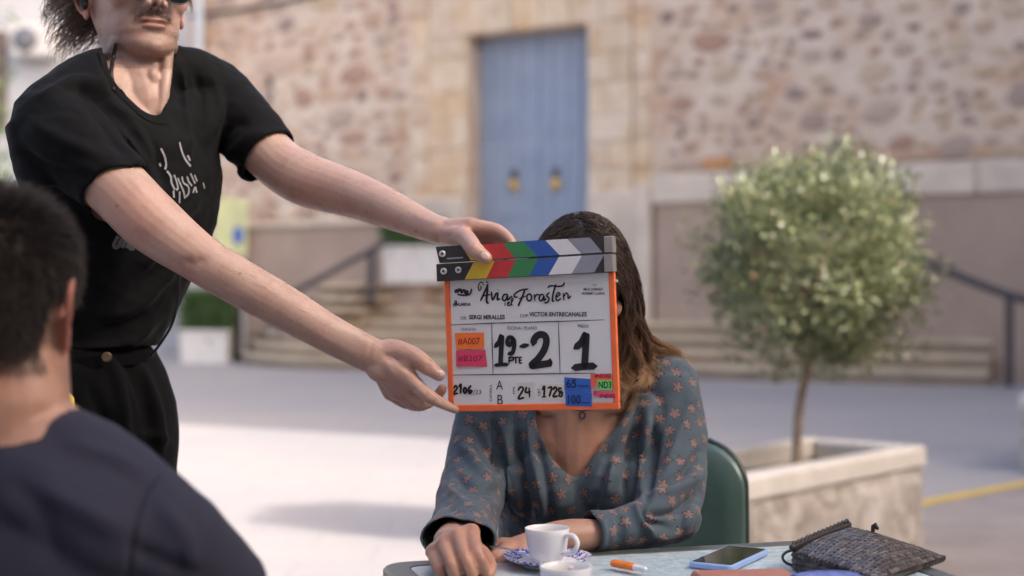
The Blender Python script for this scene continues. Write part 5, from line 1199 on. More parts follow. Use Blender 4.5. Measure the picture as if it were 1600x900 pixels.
# collar rib, trousers, belt, shoes
MTR = cloth_mat('black_drill', (0.003, 0.0032, 0.004), 600, 0.2, 0.85)
tp = [tube([P(108, 545, 2.42), P(110, 590, 2.42), P(116, 640, 2.42)], [(.150, .112), (.165, .125), (.175, .13)], ref=F1, n=32),
      tube([P(170, 600, 2.46), P(186, 690, 2.46), np.array((-.665, 2.48, .52)), np.array((-.66, 2.50, .10))], [.10, .098, .072, .062], n=24, ref=(0, 1, 0)), tube([P(80, 610, 2.36), np.array((-.79, 2.33, .72)), np.array((-.80, 2.27, .5)), np.array((-.82, 2.26, .10))], [.10, .096, .072, .062], n=24, ref=(0, 1, 0))]
V, F = remesh(tp, 0.005, 5)
V = folds(V, F, [([(165, 545), (190, 620), (200, 700)], .008, 9), ([(195, 555), (225, 630), (235, 710)], -.008, 9), ([(215, 560), (245, 640), (250, 712)], .009, 8), ([(140, 600), (165, 660), (180, 715)], -.007, 10), ([(265, 690), (225, 680), (190, 690)], .006, 8)])
V = V + vnormals(V, F)*(0.004*noise3(V*(1, 1, 0.6), 24, 9, 3))[:, None]; trs = mk('trousers', (V, F), MTR, m1)
bvt = BVHTree.FromPolygons([tuple(p) for p in V], [tuple(int(i) for i in f) for f in F])
mk('belt', tube([P(108, 556, 2.42), P(109, 574, 2.42)], [(.160, .121), (.163, .123)], ref=F1, n=40, steps=4, caps='flat'), plain('black_webbing', (0.003, 0.003, 0.004), 0.85, 0.2, 80, spec=0.1), m1, smooth=False)
h = bvt.ray_cast(Vector((0, 0, CAMZ)), Vector(ray(172, 557)))[0]; bq_ = (np.array(h) if h else P(172, 557, 2.3)) - np.array((0, .018, 0)); V, F = lathe([(.0085, 0), (.0085, .003), (.006, .004), (.004, .0028), (.001, .0028)], 20, True)
mk('button', (np.stack((V[:, 0], -V[:, 2], V[:, 1]), 1)+bq_, F), plain('bronze_button', (0.28, 0.20, 0.13), 0.35, 0.1, 50, metallic=0.8), trs)
M_SHOE = plain('dark_shoe', (0.03, 0.03, 0.032), 0.5)
for c in ((-.655, 2.49, 0), (-.82, 2.25, 0)): mk('shoe', shoe(np.array(c), F1), M_SHOE, m1)
# sunglasses and earpiece
M_LENS = plain('dark_lens', (0.012, 0.014, 0.018), 0.08, 0.0)
sgl = thing('sunglasses', 'round dark sunglasses on the face of the man with the clapperboard', 'sunglasses', H1.w((0, .1, .11)))
for s in (-1, 1):
    lens = ell((0, 0, 0), (.0255, .0035, .0265), n=24); mk('lens', H1.part((lens[0]+(s*.0325, .1035, .1055), lens[1])), M_LENS, sgl)
    a = np.linspace(0, 2*math.pi, 25); mk('lens_rim', H1.part(tube([(s*.0325+.0262*math.cos(t), .1035, .1055+.0272*math.sin(t)) for t in a], [.0013]*25, n=6, steps=50, ref=(0, 1, 0))), M_IRON, sgl)
    mk('temple', H1.part(tube([(s*.060, .100, .118), (s*.0775, .04, .120), (s*.0800, -.02, .120), (s*.079, -.035, .108)], [.0018]*4, n=8)), M_IRON, sgl)
mk('bridge', H1.part(tube([(-.008, .105, .116), (0, .107, .119), (.008, .105, .116)], [.0015]*3, n=8)), M_IRON, sgl)
M_CABLE = plain('black_cable', (0.012, 0.012, 0.013), 0.45)
def raysurf(bv, pts, off, dflt):
    o_ = []
    for u, v in pts:
        h = bv.ray_cast(Vector((0, 0, CAMZ)), Vector(ray(u, v))); Y = (h[0].y if h[0] is not None else dflt) - off; o_.append(P(u, v, Y)); dflt = Y+off
    return o_
bvb = BVHTree.FromPolygons([tuple(p) for p in V1], [tuple(int(i) for i in f) for f in body1.data and [p.vertices for p in body1.data.polygons]])
ep = thing('earpiece', 'black earpiece and neck cable worn by the man with the clapperboard', 'earpiece', H1.w((.08, -.01, .11)))
mk('earbud', H1.part(cat([ell((.0835, -.004, .108), (.008, .009, .016)), ell((.0845, .000, .094), (.006, .007, .007))])), M_CABLE, ep)
cb_pts = raysurf(bvb, [(181, 68), (177, 90), (174, 112), (176, 128)], .011, 2.38) + raysurf(bv1, [(177, 140)], .002, 2.36)
mk('cable', tube(cb_pts, [.0030, .0034, .0034, .0032, .0028], n=8, steps=40), M_CABLE, ep)
wc_ = thing('belt_cable', 'thin black cable hanging from shirt hem to belt of the standing man', 'cable', P(240, 540, 2.36))
mk('cable', tube([P(280, 428, 2.31), P(279, 462, 2.32), P(270, 503, 2.33), P(254, 532, 2.35), P(236, 556, 2.37)], [.0022]*5, n=8, steps=40), M_CABLE, wc_)
tb = P(106, 640, 2.14); mkr = thing('marker_pen', 'short yellow capped marker clipped at the belt of the standing man', 'marker', tb)
mk('cap', tube([tb+(0, 0, -.014), tb+(0, 0, .014)], [.0105, .0095], n=14, ref=(0, 1, 0)), plain('yellow_plastic', (0.85, 0.62, 0.02), 0.35), mkr); mk('tip', tube([tb+(0, 0, .016), tb+(0.002, 0, .021)], [.006, .004], n=10, ref=(0, 1, 0)), M_CHINA, mkr); mk('barrel', tube([tb+(0, 0.0, -.02), tb+(0, .0, -.09)], [.0095, .0085], n=14, ref=(0, 1, 0)), M_CHINA, mkr)
tp_ = P(112, 672, 2.16); a = np.linspace(0, 2*math.pi, 25); tro = thing('tape_roll', 'small roll of white tape hanging at the belt of the standing man', 'tape', tp_)
mk('tape', tube([tp_+np.array((.021*math.cos(t), .004*math.sin(t), .021*math.sin(t))) for t in a], [(.0045, .005)]*25, n=8, steps=50, ref=(0, 1, 0)), plain('white_tape', (0.6, 0.58, 0.55), 0.5), tro)
mk('core', tube([tp_+np.array((.014*math.cos(t), .003*math.sin(t), .014*math.sin(t))) for t in a], [(.002, .005)]*25, n=8, steps=50, ref=(0, 1, 0)), plain('tape_core', (0.15, 0.13, 0.12), 0.6), tro)
# ------------------------------------------------------------------ the woman at the table
WS = skin_mat('tanned_skin', (0.43, 0.245, 0.175))
w1 = person('seated woman in blue star print blouse, her face hidden by the clapperboard', (0.12, 2.58, 0))
H2 = Head(P(912, 566, 2.325), 6, -6, 3, 0.97)
FW = np.array((0, -1.0, 0))
B_l = [(P(1042, 602, 2.50), .040), (P(1052, 700, 2.455), .030), (P(1045, 802, 2.335), .024), (P(1005, 822, 2.285), .024), (P(950, 832, 2.235), .021), (P(918, 836, 2.222), .0255), (P(890, 839, 2.214), .028), (P(860, 842, 2.205), (.027, .025)), (P(825, 851, 2.195), (.024, .019)), (P(805, 856, 2.19), (.022, .017))]
B_r = [(P(770, 632, 2.48), .040), (P(748, 710, 2.455), .030), (P(735, 790, 2.36), .026), (P(722, 824, 2.22), .027), (P(706, 842, 2.115), (.026, .022)), (P(703, 845, 2.09), (.025, .020))]
# her right hand: a loose fist on the table; her left hand flat behind the saucer
wr_f = px_fingers([[(737, 831, 2.045, .0115), (745, 862, 2.000, .0098), (757, 888, 2.000, .0084), (748, 893, 2.022, .0076)],
                   [(716, 838, 2.035, .0115), (728, 873, 1.990, .0098), (738, 900, 1.990, .0086), (730, 900, 2.016, .0078)],
                   [(694, 850, 2.035, .0110), (705, 882, 1.990, .0094), (714, 905, 1.995, .0084), (708, 903, 2.02, .0076)],
                   [(676, 862, 2.045, .0102), (685, 889, 2.005, .0086), (694, 909, 2.010, .0078), (690, 905, 2.03, .0070)]])
wr_t = px_fingers([[(728, 850, 2.085, .0140), (754, 866, 2.055, .0118), (766, 886, 2.030, .0100), (762, 900, 2.015, .0088)]])[0]
wl_f = px_fingers([[(790, 858, 2.165, .0105), (772, 868, 2.150, .0088), (758, 872, 2.145, .0078), (750, 874, 2.145, .007)],
                   [(786, 854, 2.185, .0105), (766, 861, 2.178, .0090), (750, 864, 2.175, .0080), (742, 866, 2.175, .007)],
                   [(784, 851, 2.205, .0100), (764, 857, 2.200, .0086), (750, 860, 2.20, .0078), (744, 861, 2.20, .007)],
                   [(785, 849, 2.222, .0092), (770, 854, 2.220, .0078), (760, 857, 2.22, .0070), (754, 858, 2.22, .0065)]])
wl_t = px_fingers([[(815, 866, 2.165, .0130), (800, 874, 2.145, .0110), (786, 879, 2.135, .0092), (778, 881, 2.132, .0080)]])[0]
parts = [H2.part(q) for q in head_parts(True)]
parts += [tube([P(908, 650, 2.50), P(910, 590, 2.475), P(910, 530, 2.43), P(908, 480, 2.42)], [.060, .048, .047, .05], n=22, ref=FW)]
parts += [tube([P(908, 600, 2.49), P(975, 600, 2.505), P(1042, 602, 2.50)], [.034, .034, .036], n=16), tube([P(905, 605, 2.49), P(840, 615, 2.495), P(770, 632, 2.48)], [.034, .034, .036], n=16)]
parts += [tube([P(905, 625, 2.50), P(903, 690, 2.49), P(900, 770, 2.49), P(898, 840, 2.52), np.array((.118, 2.60, .60)), np.array((.12, 2.62, .50))], [(.115, .066), (.132, .088), (.112, .080), (.10, .07), (.13, .09), (.15, .10)], ref=FW, n=28)]
parts += [tube([p for p, r in B_l], [r for p, r in B_l], n=20, ref=(0, 0, 1)), tube([p for p, r in B_r], [r for p, r in B_r], n=20, ref=(0, 0, 1))]
parts += [ell(P(862, 752, 2.43), (.040, .04, .04)), ell(P(945, 752, 2.43), (.040, .04, .04)), tube([P(905, 640, 2.44), P(902, 700, 2.43), P(900, 745, 2.425)], [(.055, .035), (.05, .035), (.04, .03)], ref=FW, n=16), tube([P(850, 640, 2.43), P(905, 648, 2.42), P(965, 636, 2.43)], [.012, .010, .012], n=10)]
parts += hand_parts(P(705, 844, 2.10), wr_f, wr_t, .024) + hand_parts(P(812, 854, 2.192), wl_f, wl_t, .021)
V, F = remesh(parts, 0.0027, 4); N = vnormals(V, F); V, L, near = face_detail(V, H2, N, True)
V = folds(V, F, [([(735, 866), (745, 858), (754, 860)], -.0010, 2.5), ([(718, 877), (728, 868), (737, 870)], -.0010, 2.5), ([(727, 842), (738, 875), (748, 898)], -.0024, 2.4), ([(706, 850), (718, 882), (728, 900)], -.0024, 2.4), ([(686, 862), (697, 888), (704, 900)], -.0022, 2.4)])
T = np.ones((len(V), 4)); tint_face(T, L, near, 0, (0.95, .50, .48)); x, y, z = L.T; T[near & (z > .075) & ((z > .172) | ((y < .035) & (z > .12)) | (y < -.02)) & (np.abs(x) < .078), :3] *= 0.07; tint_hand(V, T, wr_f+wl_f, wr_t); tint_hand(V, T, [], wl_t)
kk = np.exp(-(np.linalg.norm((V-P(905, 690, 2.41))/(.05, .2, .05), axis=1))**2); T[:, :3] *= 1+0.5*kk[:, None]*(np.array((.95, .82, .78))-1)
mk('body', (V, F), WS, w1, attrs={'tint': ('FLOAT_COLOR', T)})
M_EYE = plain('eye_white', (0.75, 0.72, 0.70), 0.1, 0.02); M_IRIS = plain('brown_iris', (0.06, 0.03, 0.015), 0.1)
for s in (-1, 1):
    ey = mk('eye', H2.part(ell((s*.031, .0735, .115), (.0115,)*3)), M_EYE, w1); mk('iris', H2.part(ell((s*.031, .0818, .115), (.0052, .0036, .0052))), M_IRIS, ey)
    mk('eyebrow', H2.part(tube([(s*.016, .0935, .132), (s*.033, .0925, .137), (s*.050, .078, .132)], [.002, .0028, .0012], n=8)), M_HAIR1, w1)
# hair, parted and falling over her left shoulder
M_HAIR2 = hair_mat('ombre_hair', [(0, (0.042, 0.026, 0.019)), (0.38, (0.085, 0.050, 0.034)), (0.68, (0.22, 0.12, 0.065)), (1, (0.46, 0.28, 0.15))], 0.42)
x, y, z = L.T
scalp = near & (z > .075) & ((z > .175) | ((y < .03) & (z > .12)) | (y < -.02)) & (np.abs(x) < .078)
R_, NR = sample(V, N, scalp, 7500, .003); LR_ = H2.l(R_); n = len(R_); K = 18
left = (LR_[:, 0] < 0.012); cid = (np.floor((LR_[:, 1]+.12)*70)*31+np.floor(LR_[:, 2]*55)*7+np.floor((LR_[:, 0]+.1)*40)).astype(int) % 97; tab0 = rng.uniform(0, 1, (97, 3)); t0 = np.clip(tab0[cid, 0]+rng.normal(size=n)*.05, 0, 1); t1 = np.clip(tab0[cid, 1]+rng.normal(size=n)*.06, 0, 1); E = np.zeros((n, 3))
def lerp(a, b, t): return a*(1-t[:, None])+b*t[:, None]
fr_front = left & (LR_[:, 1] > -0.02)
E = lerp(lerp(P(980, 610, 2.43), P(1078, 556, 2.50), t0), lerp(P(960, 610, 2.50), P(1050, 560, 2.55), t0), t1)
kk = fr_front & (tab0[cid, 2] < 0.6); E[kk] = lerp(lerp(P(965, 600, 2.36), P(1015, 585, 2.40), t0), lerp(P(972, 650, 2.40), P(1008, 590, 2.42), t0), t1)[kk]
E[~left] = lerp(lerp(P(840, 620, 2.58), P(920, 720, 2.64), t0), lerp(P(950, 600, 2.56), P(970, 690, 2.64), t0), t1)[~left]
E += rng.normal(size=(n, 3))*.004
sgn = np.where(LR_[:, :1] < 0.012, -1.0, 1.0)
c1_ = H2.w(LR_*np.array((1.25, 1.05, 1.02)) + np.concatenate((sgn*0.022, np.full((n, 1), -.004), np.full((n, 1), -.01)), 1))
c2_ = H2.w(np.concatenate((sgn*0.098, np.clip(LR_[:, 1:2]*0.5-.025, -.10, .02), np.full((n, 1), .045)), 1))
ts = np.linspace(0, 1, K); paths = []
ctrl = np.stack((R_, c1_, c2_, E*0.45+c2_*0.55+np.array((0, 0.01, -.02)), E), 1)
for t in ts:
    b_ = [(1-t)**4, 4*t*(1-t)**3, 6*t*t*(1-t)**2, 4*t**3*(1-t), t**4]; paths.append(sum(b_[i]*ctrl[:, i] for i in range(5)))
paths = np.stack(paths, 1); ph = rng.uniform(0, 6.28, (n, 1)); clump = (tab0[cid, 2]*17)[:, None] + rng.normal(size=(n, 1))*.22
wav = .020*(ts[None]**1.1)*np.sin(ts[None]*12+clump); paths[:, :, 0] += wav; paths[:, :, 1] += .012*(ts[None]**1.3)*np.cos(ts[None]*10+clump*1.7)
l = H2.l(paths.reshape(-1, 3)); cen = np.array((0, -.004, .128)); ra = np.array((.086, .107, .113)); e_ = (l-cen)/ra; q = np.linalg.norm(e_, axis=1); m_ = (q < 1.0) & (l[:, 2] > 0.02)
l[m_] = cen + e_[m_]/q[m_][:, None]*ra*(1+rng.uniform(0, .09, m_.sum()))[:, None]; paths = H2.w(l).reshape(n, K, 3)
g_, at = strands(paths, .00062, .35); mk('hair', g_, M_HAIR2, w1, attrs=at)
er = P(956, 497, 2.33)
earr = thing('earring', 'small silver hoop earring showing through the dark hair beside the clapperboard', 'earring', er); a = np.linspace(0, 2*math.pi, 17)
mk('hoop', tube([er+np.array((.002*math.cos(t), .004*math.cos(t), .010*math.sin(t))) for t in a], [.0014]*17, n=6, steps=30), M_STEEL, earr); mk('bead', ell(er+(0, -.003, -.011), (.003,)*3), M_STEEL, earr)
# blouse
m = NT('star_print_viscose'); st = m.attr('star', 'Vector'); co = m.co(); sx_ = m.n('ShaderNodeSeparateXYZ'); m.l(st, sx_.inputs[0])
rr = m.math('SQRT', sx_.outputs[2])
th = m.math('ARCTAN2', sx_.outputs[1], sx_.outputs[0]); wob = m.math('MULTIPLY', m.math('SUBTRACT', m.noise(140, 2, 0.5, co), 0.5), 0.007)
pt = m.math('ADD', m.math('MULTIPLY', m.math('POWER', m.math('ABSOLUTE', m.math('COSINE', m.math('MULTIPLY', th, 2.5))), 1.6), 0.0058), 0.0042)
dd = m.math('ADD', m.math('SUBTRACT', rr, pt), wob)
inside = m.math('LESS_THAN', dd, 0.0); rim = m.math('MULTIPLY', m.math('LESS_THAN', dd, 0.0016), m.math('GREATER_THAN', m.noise(60, 2, 0.5, co), 0.46))
g1 = m.noise(700, 2, 0.5, co); g2 = m.noise(12, 4, 0.5, co)
base = m.mix(0.5, m.ramp(g1, [(0.3, (0.048, 0.068, 0.090)), (0.7, (0.092, 0.122, 0.152))]), m.ramp(g2, [(0.3, (0.054, 0.078, 0.102)), (0.7, (0.076, 0.104, 0.132))]))
stc = m.ramp(m.noise(90, 3, 0.5, co), [(0.3, (0.15, 0.092, 0.085)), (0.7, (0.27, 0.165, 0.145))])
m.set(Base_Color=m.mix(inside, m.mix(rim, base, (0.014, 0.018, 0.03)), stc), Roughness=0.8); m.b.inputs['Specular IOR Level'].default_value = 0.25; m.b.inputs['Sheen Weight'].default_value = 0.1
m.bump(g1, 0.15, 0.0008); M_STAR = m.m
bl = [tube([P(906, 575, 2.51), P(905, 612, 2.51), P(903, 690, 2.495), P(900, 765, 2.49), P(898, 835, 2.525), np.array((.118, 2.60, .60)), np.array((.12, 2.62, .52))], [(.055, .05), (.140, .082), (.160, .107), (.148, .106), (.132, .100), (.165, .125), (.18, .13)], ref=FW, n=36, caps='flat'),
      tube([P(908, 588, 2.50), P(975, 590, 2.51), P(1042, 600, 2.50)], [.046, .050, .056], n=20), tube([P(905, 592, 2.50), P(840, 605, 2.50), P(770, 630, 2.48)], [.046, .050, .056], n=20),
      tube([P(1040, 598, 2.50), P(1050, 660, 2.475), P(1050, 740, 2.42), P(1040, 796, 2.345), P(1012, 816, 2.29), P(962, 828, 2.245), P(926, 831, 2.225), P(914, 832, 2.22)], [.058, .058, .058, .053, .041, .035, .034, .035], n=28, ref=(0, 0, 1), caps='flat'),
      tube([P(770, 628, 2.48), P(752, 690, 2.46), P(742, 755, 2.41), P(732, 800, 2.31), P(722, 830, 2.19), P(715, 842, 2.12), P(713, 845, 2.108)], [.056, .056, .057, .054, (.054, .044), (.059, .037), (.060, .037)], n=28, ref=(0, 0, 1), caps='flat'),
      ell(P(850, 760, 2.42), (.068, .06, .066)), ell(P(955, 760, 2.42), (.068, .06, .066)), ell(P(1052, 812, 2.33), (.046, .05, .040)), ell(P(1010, 690, 2.46), (.05, .06, .09)), ell(P(805, 700, 2.46), (.045, .06, .09))]
V, F = remesh(bl, 0.0034, 4)
V = folds(V, F, [(a_, b_*1.45, c_*0.85) for a_, b_, c_ in [([(805, 650), (812, 720), (820, 790), (830, 850)], -.011, 8), ([(790, 660), (796, 720), (800, 800)], .007, 8), ([(822, 648), (835, 720), (850, 800)], .007, 8), ([(838, 690), (855, 760), (862, 830)], -.006, 8),
    ([(1000, 645), (985, 710), (975, 790)], -.010, 8), ([(1015, 650), (1005, 720), (1000, 790)], .008, 8), ([(985, 640), (960, 700), (945, 780)], .006, 8), ([(965, 690), (940, 750), (920, 830)], -.006, 9), ([(1030, 640), (1018, 720), (1010, 785)], -.012, 8),
    ([(1090, 600), (1060, 680), (1040, 740)], .005, 10), ([(1098, 700), (1065, 740), (1030, 762)], -.008, 9), ([(1095, 740), (1050, 770), (1005, 775)], .010, 9), ([(1090, 770), (1050, 800), (1012, 800)], -.010, 8), ([(1000, 782), (1010, 810), (1040, 822)], -.009, 7), ([(992, 785), (1000, 812), (1020, 835)], .007, 7), ([(1085, 800), (1060, 830), (1020, 845)], .007, 8), ([(940, 805), (945, 830), (942, 855)], .003, 6), ([(965, 800), (972, 825), (968, 852)], -.004, 7),
    ([(735, 665), (760, 700), (785, 730)], -.007, 9), ([(722, 690), (750, 735), (780, 760)], .008, 9), ([(708, 740), (740, 762), (785, 770)], -.009, 8), ([(700, 762), (735, 790), (785, 790)], .010, 8), ([(690, 785), (730, 808), (785, 812)], -.009, 7), ([(680, 800), (720, 822), (780, 835)], .008, 7), ([(668, 822), (700, 830), (770, 850)], -.005, 6), ([(770, 650), (778, 700), (786, 750)], -.008, 7)]])
V = V + vnormals(V, F)*(0.0030*noise3(V, 26, 14, 3) + 0.0012*noise3(V, 80, 15, 2))[:, None]
def cutend(V, c, axis, r): axis = nrm(axis); d = (V-c) @ axis; rad = np.linalg.norm((V-c)-np.outer(d, axis), axis=1); return (d > -0.005) & (d < 0.05) & (rad < r)
Q = px(V)
cut = inpoly(Q, [(845, 480), (836, 640), (842, 672), (856, 704), (876, 730), (900, 747), (915, 728), (935, 700), (960, 668), (985, 632), (1000, 560), (1000, 480)]) & (V[:, 1] < 2.50)
nc = P(909, 590, 2.475); q = V-nc; cut |= (np.linalg.norm(q[:, :2], axis=1) < .058) & (q[:, 2] > -.03)
cut |= cutend(V, P(917, 832, 2.222), P(914, 832, 2.22)-P(962, 828, 2.245), .05) | cutend(V, P(714, 844, 2.113), P(713, 845, 2.108)-P(722, 830, 2.19), .08)
V, F, _ = compact(V, F, ~cut[F].any(1)); V = smooth_border(V, F, 24)
V, F = shell(V, F, .0018); N = vnormals(V, F)
# stars strewn over the cloth
order = rng.permutation(len(V)//2)[:14000]; cen_ = []
for i in order:
    p = V[i]
    if not cen_ or np.min(np.linalg.norm(np.array([V[j] for j in cen_])-p, axis=1)) > 0.0255: cen_.append(i)
    if len(cen_) > 780: break
C_ = V[cen_]; NC = N[cen_]; rnd_ = rng.normal(size=C_.shape); t1_ = np.cross(NC, rnd_); t1_ /= np.linalg.norm(t1_, axis=1)[:, None]; t2_ = np.cross(NC, t1_); ST = np.zeros((len(V), 3))
for a in range(0, len(V), 20000):
    p = V[a:a+20000]; d2 = ((p[:, None]-C_[None])**2).sum(2); j = d2.argmin(1); d = p-C_[j]; ST[a:a+20000, 0] = (d*t1_[j]).sum(1); ST[a:a+20000, 1] = (d*t2_[j]).sum(1); ST[a:a+20000, 2] = d2.min(1)
mk('blouse', (V, F), M_STAR, w1, attrs={'star': ('FLOAT_VECTOR', ST)})
# necklace
nk = thing('necklace', 'fine dark cord necklace with a small round pendant on the neck of the woman', 'necklace', P(910, 648, 2.40))
bvw = BVHTree.FromPolygons([tuple(v.co) for v in [o for o in w1.children if o.name.startswith('body')][0].data.vertices], [tuple(p.vertices) for p in [o for o in w1.children if o.name.startswith('body')][0].data.polygons])
off_w = Vector(w1['wo'])
def wsurf(u, v, o): h = bvw.ray_cast(Vector((0, 0, CAMZ))-off_w, Vector(ray(u, v))); Y = h[0].y+off_w.y if h[0] is not None else 2.42; return P(u, v, Y-o)
mk('cord', tube([wsurf(u, v, .002) for u, v in ((862, 600), (880, 628), (909, 642), (938, 628), (958, 600))], [.0009]*5, n=6, steps=40), M_CABLE, nk); pp = wsurf(910, 649, .003)
a = np.linspace(0, 2*math.pi, 15); mk('pendant', tube([pp+np.array((.0045*math.cos(t), 0, .0055*math.sin(t))) for t in a], [.0017]*15, n=6, steps=24), plain('pendant_violet', (0.05, 0.04, 0.09), 0.3), nk)
# lower body
MJ = cloth_mat('dark_denim', (0.03, 0.04, 0.065), 500, 0.2)
V, F = remesh([tube([np.array((.12, 2.62, .62)), np.array((.12, 2.63, .50))], [(.16, .12), (.18, .13)], ref=FW, n=24)] + [tube([np.array((.12+s*.09, 2.60, .52)), np.array((.12+s*.10, 2.35, .535)), np.array((.12+s*.10, 2.16, .53)), np.array((.12+s*.10, 2.14, .44)), np.array((.12+s*.09, 2.17, .12))], [.085, .080, .066, .062, .048], n=20, ref=(0.2, 1, 0.3)) for s in (-1, 1)], 0.007, 4)
mk('trousers', (V, F), MJ, w1)
for s in (-1, 1): mk('shoe', shoe(np.array((.12+s*.09, 2.15, 0)), FW, .24), M_SHOE, w1)
# ------------------------------------------------------------------ the man with his back to the camera
BS = skin_mat('ruddy_skin', (0.40, 0.225, 0.165))
f1 = person('seated bearded man in dark navy t-shirt seen from behind', (-0.55, 1.5, 0))
FB = nrm((0.42, 0.90, 0)); LAT = np.array((FB[1], -FB[0], 0))
ez = P(0, 497, 1.5)[2]; hc = np.array((P(-14, 497, 1.5)[0], 1.5, 0))
H3 = Head(np.array((hc[0], 1.5+.086, ez-.112)), 180, 0, 0, 1.04)
nb = P(18, 660, 1.48); sr = P(250, 858, 1.46); sl = P(-235, 842, 1.60); tz = lambda x, y, z: np.array((x, y, z))
parts = [H3.part(q) for q in head_parts()]
parts += [tube([P(18, 700, 1.49), P(18, 630, 1.485), P(16, 560, 1.50), P(14, 500, 1.51)], [.068, .060, .059, .06], n=24, ref=FB)]
parts += [tube([P(20, 660, 1.49), P(130, 745, 1.475), sr], [.05, .055, .058], n=16), tube([P(16, 655, 1.49), P(-110, 740, 1.54), sl], [.05, .055, .058], n=16)]
tor = [(P(14, 720, 1.50), (.12, .075)), (P(10, 860, 1.50), (.175, .105)), (tz(-.54, 1.48, .72), (.165, .11)), (tz(-.55, 1.44, .55), (.165, .12)), (tz(-.55, 1.44, .47), (.17, .12))]
parts += [tube([p for p, r in tor], [r for p, r in tor], ref=FB, n=26)]
eR = P(385, 1040, 1.56); eR[2] = max(eR[2], .76); wR = tz(-.30, 1.80, .63)
eL = tz(-.86, 1.72, .70); wL = tz(-.62, 1.95, .62)
parts += [tube([sr, (sr+eR)/2, eR, (eR+wR)/2, wR], [.055, .047, .041, .036, .027], n=18), tube([sl, (sl+eL)/2, eL, (eL+wL)/2, wL], [.055, .047, .041, .036, .027], n=18)]
def simple_hand(w, d, s):
    d = nrm(d); lat = nrm(np.cross(d, (0, 0, 1)))*s; fs = []
    for k, (o, ln) in enumerate(((-.03, .85), (-.01, 1.0), (.01, .93), (.03, .72))):
        a = w+d*.085-lat*o; fs.append([(a, .0115), (a+d*.042*ln+(0, 0, .004), .0098), (a+d*.066*ln+(0, 0, -.004), .0088), (a+d*.085*ln+(0, 0, -.014), .008)])
    th_ = [(w+d*.02+lat*.022, .016), (w+d*.055+lat*.042, .0135), (w+d*.082+lat*.050, .0115), (w+d*.102+lat*.050, .0095)]
    return hand_parts(w, fs, th_, .026)
parts += simple_hand(wR, (0.5, 0.8, -.05), -1) + simple_hand(wL, (0.5, 0.8, -.3), 1)
V, F = remesh(parts, 0.0036, 4); N = vnormals(V, F); V, L, near = face_detail(V, H3, N); T = np.ones((len(V), 4)); tint_face(T, L, near, 0.9)
x, y, z = L.T
hl = near & (z > .035) & ((y < .062) | (z > .185)) & ~((y > -.035) & (z < .125) & (np.abs(x) > .04)) & (z > .052-.25*(y+.09).clip(-.1, .1)*0) & (np.abs(x) < .0795)
T[hl, :3] *= (1-0.84*np.clip((z[hl]-.035)/.045, 0, 1))[:, None]

mk('body', (V, F), BS, f1, attrs={'tint': ('FLOAT_COLOR', T)})
M_HAIR3 = hair_mat('dark_brown_hair', [(0, (0.007, 0.005, 0.0045)), (0.6, (0.015, 0.010, 0.008)), (1, (0.034, 0.022, 0.017))], 0.45)
R_, NR = sample(V, N, hl & (z > .045), 15000, .0025); LR_ = H3.l(R_)
dl_ = np.stack((np.sign(LR_[:, 0])*.25*np.abs(LR_[:, 0])/.07, np.interp(LR_[:, 2], [.14, .22], [-.15, .35]), np.interp(LR_[:, 2], [.14, .22], [-.8, -.05])), 1) @ H3.A
ln = np.interp(LR_[:, 2], [.04, .09, .16, .23], [.004, .010, .020, .030])[:, None]
n = len(R_); d0 = NR*0.75+dl_*0.6+rng.normal(size=(n, 3))*.22; d0 /= np.linalg.norm(d0, axis=1)[:, None]; pts = [R_-NR*.002]; d = d0
for j in range(1, 5): d = d*0.75+dl_*.3; d /= np.linalg.norm(d, axis=1)[:, None]; pts.append(pts[-1]+d*ln/4*rng.uniform(.8, 1.2, (n, 1)))
g_, at = strands(np.stack(pts, 1), .0004); mk('hair', g_, M_HAIR3, f1, attrs=at)
bm = near & (y > -.012) & (z < .085) & (z > -.03) & ((z < .058) | (np.abs(x) > .05)) & ~((np.abs(x) < .023) & (z > .038) & (z < .060)) & (np.abs(x) < .073)
R_, NR = sample(V, N, bm, 6000, .001); dirs = np.tile((np.array((0, .3, -.9)) @ H3.A), (len(R_), 1)); g_, at = strands(short_hair(R_, NR, dirs, .011, 4, .3), .00024); mk('beard', g_, M_HAIR3, f1, attrs=at)
# t-shirt
MN = cloth_mat('navy_jersey', (0.030, 0.031, 0.050), 800, 0.12, 0.85)
sh_ = [tube([P(18, 668, 1.49), P(16, 700, 1.49), P(14, 745, 1.495), P(10, 860, 1.50), tz(-.54, 1.48, .72), tz(-.55, 1.44, .55), tz(-.55, 1.44, .50)], [(.075, .062), (.115, .078), (.150, .095), (.190, .12), (.182, .125), (.185, .135), (.188, .137)], ref=FB, n=36, caps='flat'),
       tube([P(20, 690, 1.49), P(135, 752, 1.475), sr], [.060, .066, .070], n=20), tube([P(16, 690, 1.49), P(-110, 750, 1.54), sl], [.060, .066, .070], n=20),
       tube([sr, sr*.5+eR*.5, sr*.28+eR*.72], [.071, .068, .066], n=24, caps='flat'), tube([sl, sl*.5+eL*.5, sl*.28+eL*.72], [.070, .067, .065], n=24, caps='flat'), tube([P(60, 780, 1.45), P(170, 840, 1.44)], [.07, .07], n=16)]
V, F = remesh(sh_, 0.0055, 6)
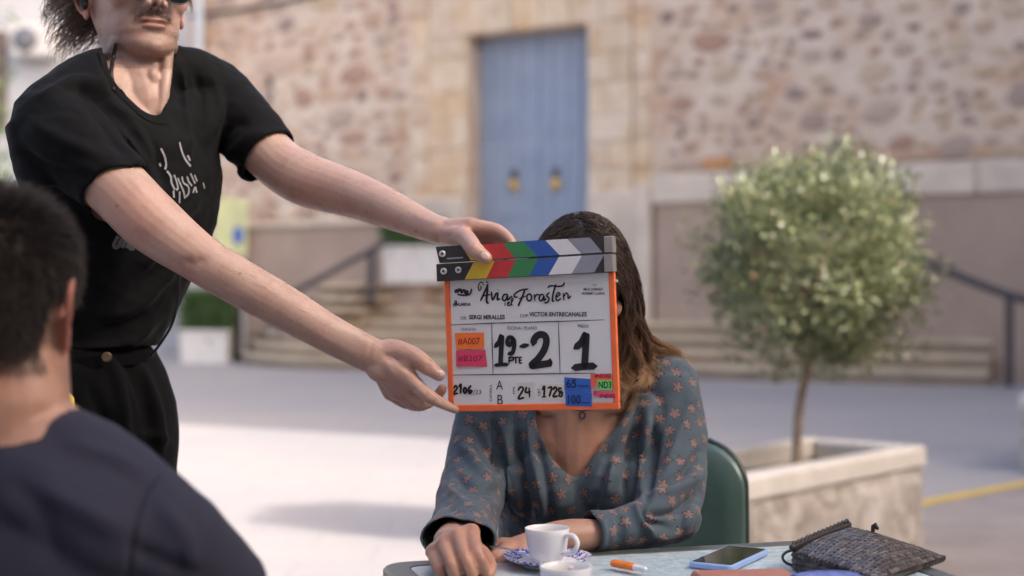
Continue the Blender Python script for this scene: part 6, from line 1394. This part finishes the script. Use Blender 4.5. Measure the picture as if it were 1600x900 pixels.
V = folds(V, F, [([(100, 690), (180, 715), (230, 745)], .004, 12), ([(245, 725), (215, 790), (200, 900)], -.0035, 6), ([(60, 760), (140, 800), (200, 830)], .005, 18), ([(250, 790), (290, 840), (300, 900)], .005, 14), ([(200, 850), (260, 880), (320, 900)], -.005, 12), ([(0, 740), (60, 790), (90, 880)], -.004, 18)])
V = V + vnormals(V, F)*(0.003*noise3(V, 20, 31, 3))[:, None]
nc = P(18, 655, 1.488); q = V-nc; cut = (np.linalg.norm(q[:, :2], axis=1) < .066) & (q[:, 2] > -.022+.0*q[:, 0]) & (q[:, 2] < .1)
cut |= cutend(V, sr*.3+eR*.7, eR-sr, .075) | cutend(V, sl*.3+eL*.7, eL-sl, .075) | (V[:, 2] < .512)
V, F, _ = compact(V, F, ~cut[F].any(1)); V = smooth_border(V, F, 90); bv3 = BVHTree.FromPolygons([tuple(p) for p in V], F.tolist()); tee3 = mk('t_shirt', shell(V, F, .0022), MN, f1)
MSEAM = cloth_mat('navy_seam', (0.012, 0.012, 0.02), 800, 0.1)
mk('shoulder_seam', project_strokes(bv3, [[(252, 742), (232, 770), (218, 810), (208, 860), (204, 900)]], .0016), MSEAM, tee3)
V, F = remesh([tube([tz(-.55, 1.44, .60), tz(-.55, 1.44, .50)], [(.165, .12), (.18, .135)], ref=FB, n=24)] + [tube([tz(-.55, 1.44, .515)+LAT*s*.09, tz(-.42, 1.66, .53)+LAT*s*.10, tz(-.34, 1.86, .53)+LAT*s*.10, tz(-.33, 1.88, .44)+LAT*s*.10, tz(-.34, 1.86, .12)+LAT*s*.10], [.088, .082, .068, .064, .052], n=20, ref=(0.2, 1, 0.3)) for s in (-1, 1)], 0.008, 4)
mk('trousers', (V, F), MJ, f1)
for s in (-1, 1): mk('shoe', shoe(tz(-.34, 1.87, 0)+LAT*s*.10, FB), M_SHOE, f1)
chair('dark green cafe chair under the bearded man in navy', np.array((-.56, 1.40, 0)), math.atan2(FB[1], FB[0]) - math.pi/2 + math.pi)
for o in bpy.data.objects:
    if 'wo' in o: del o['wo']
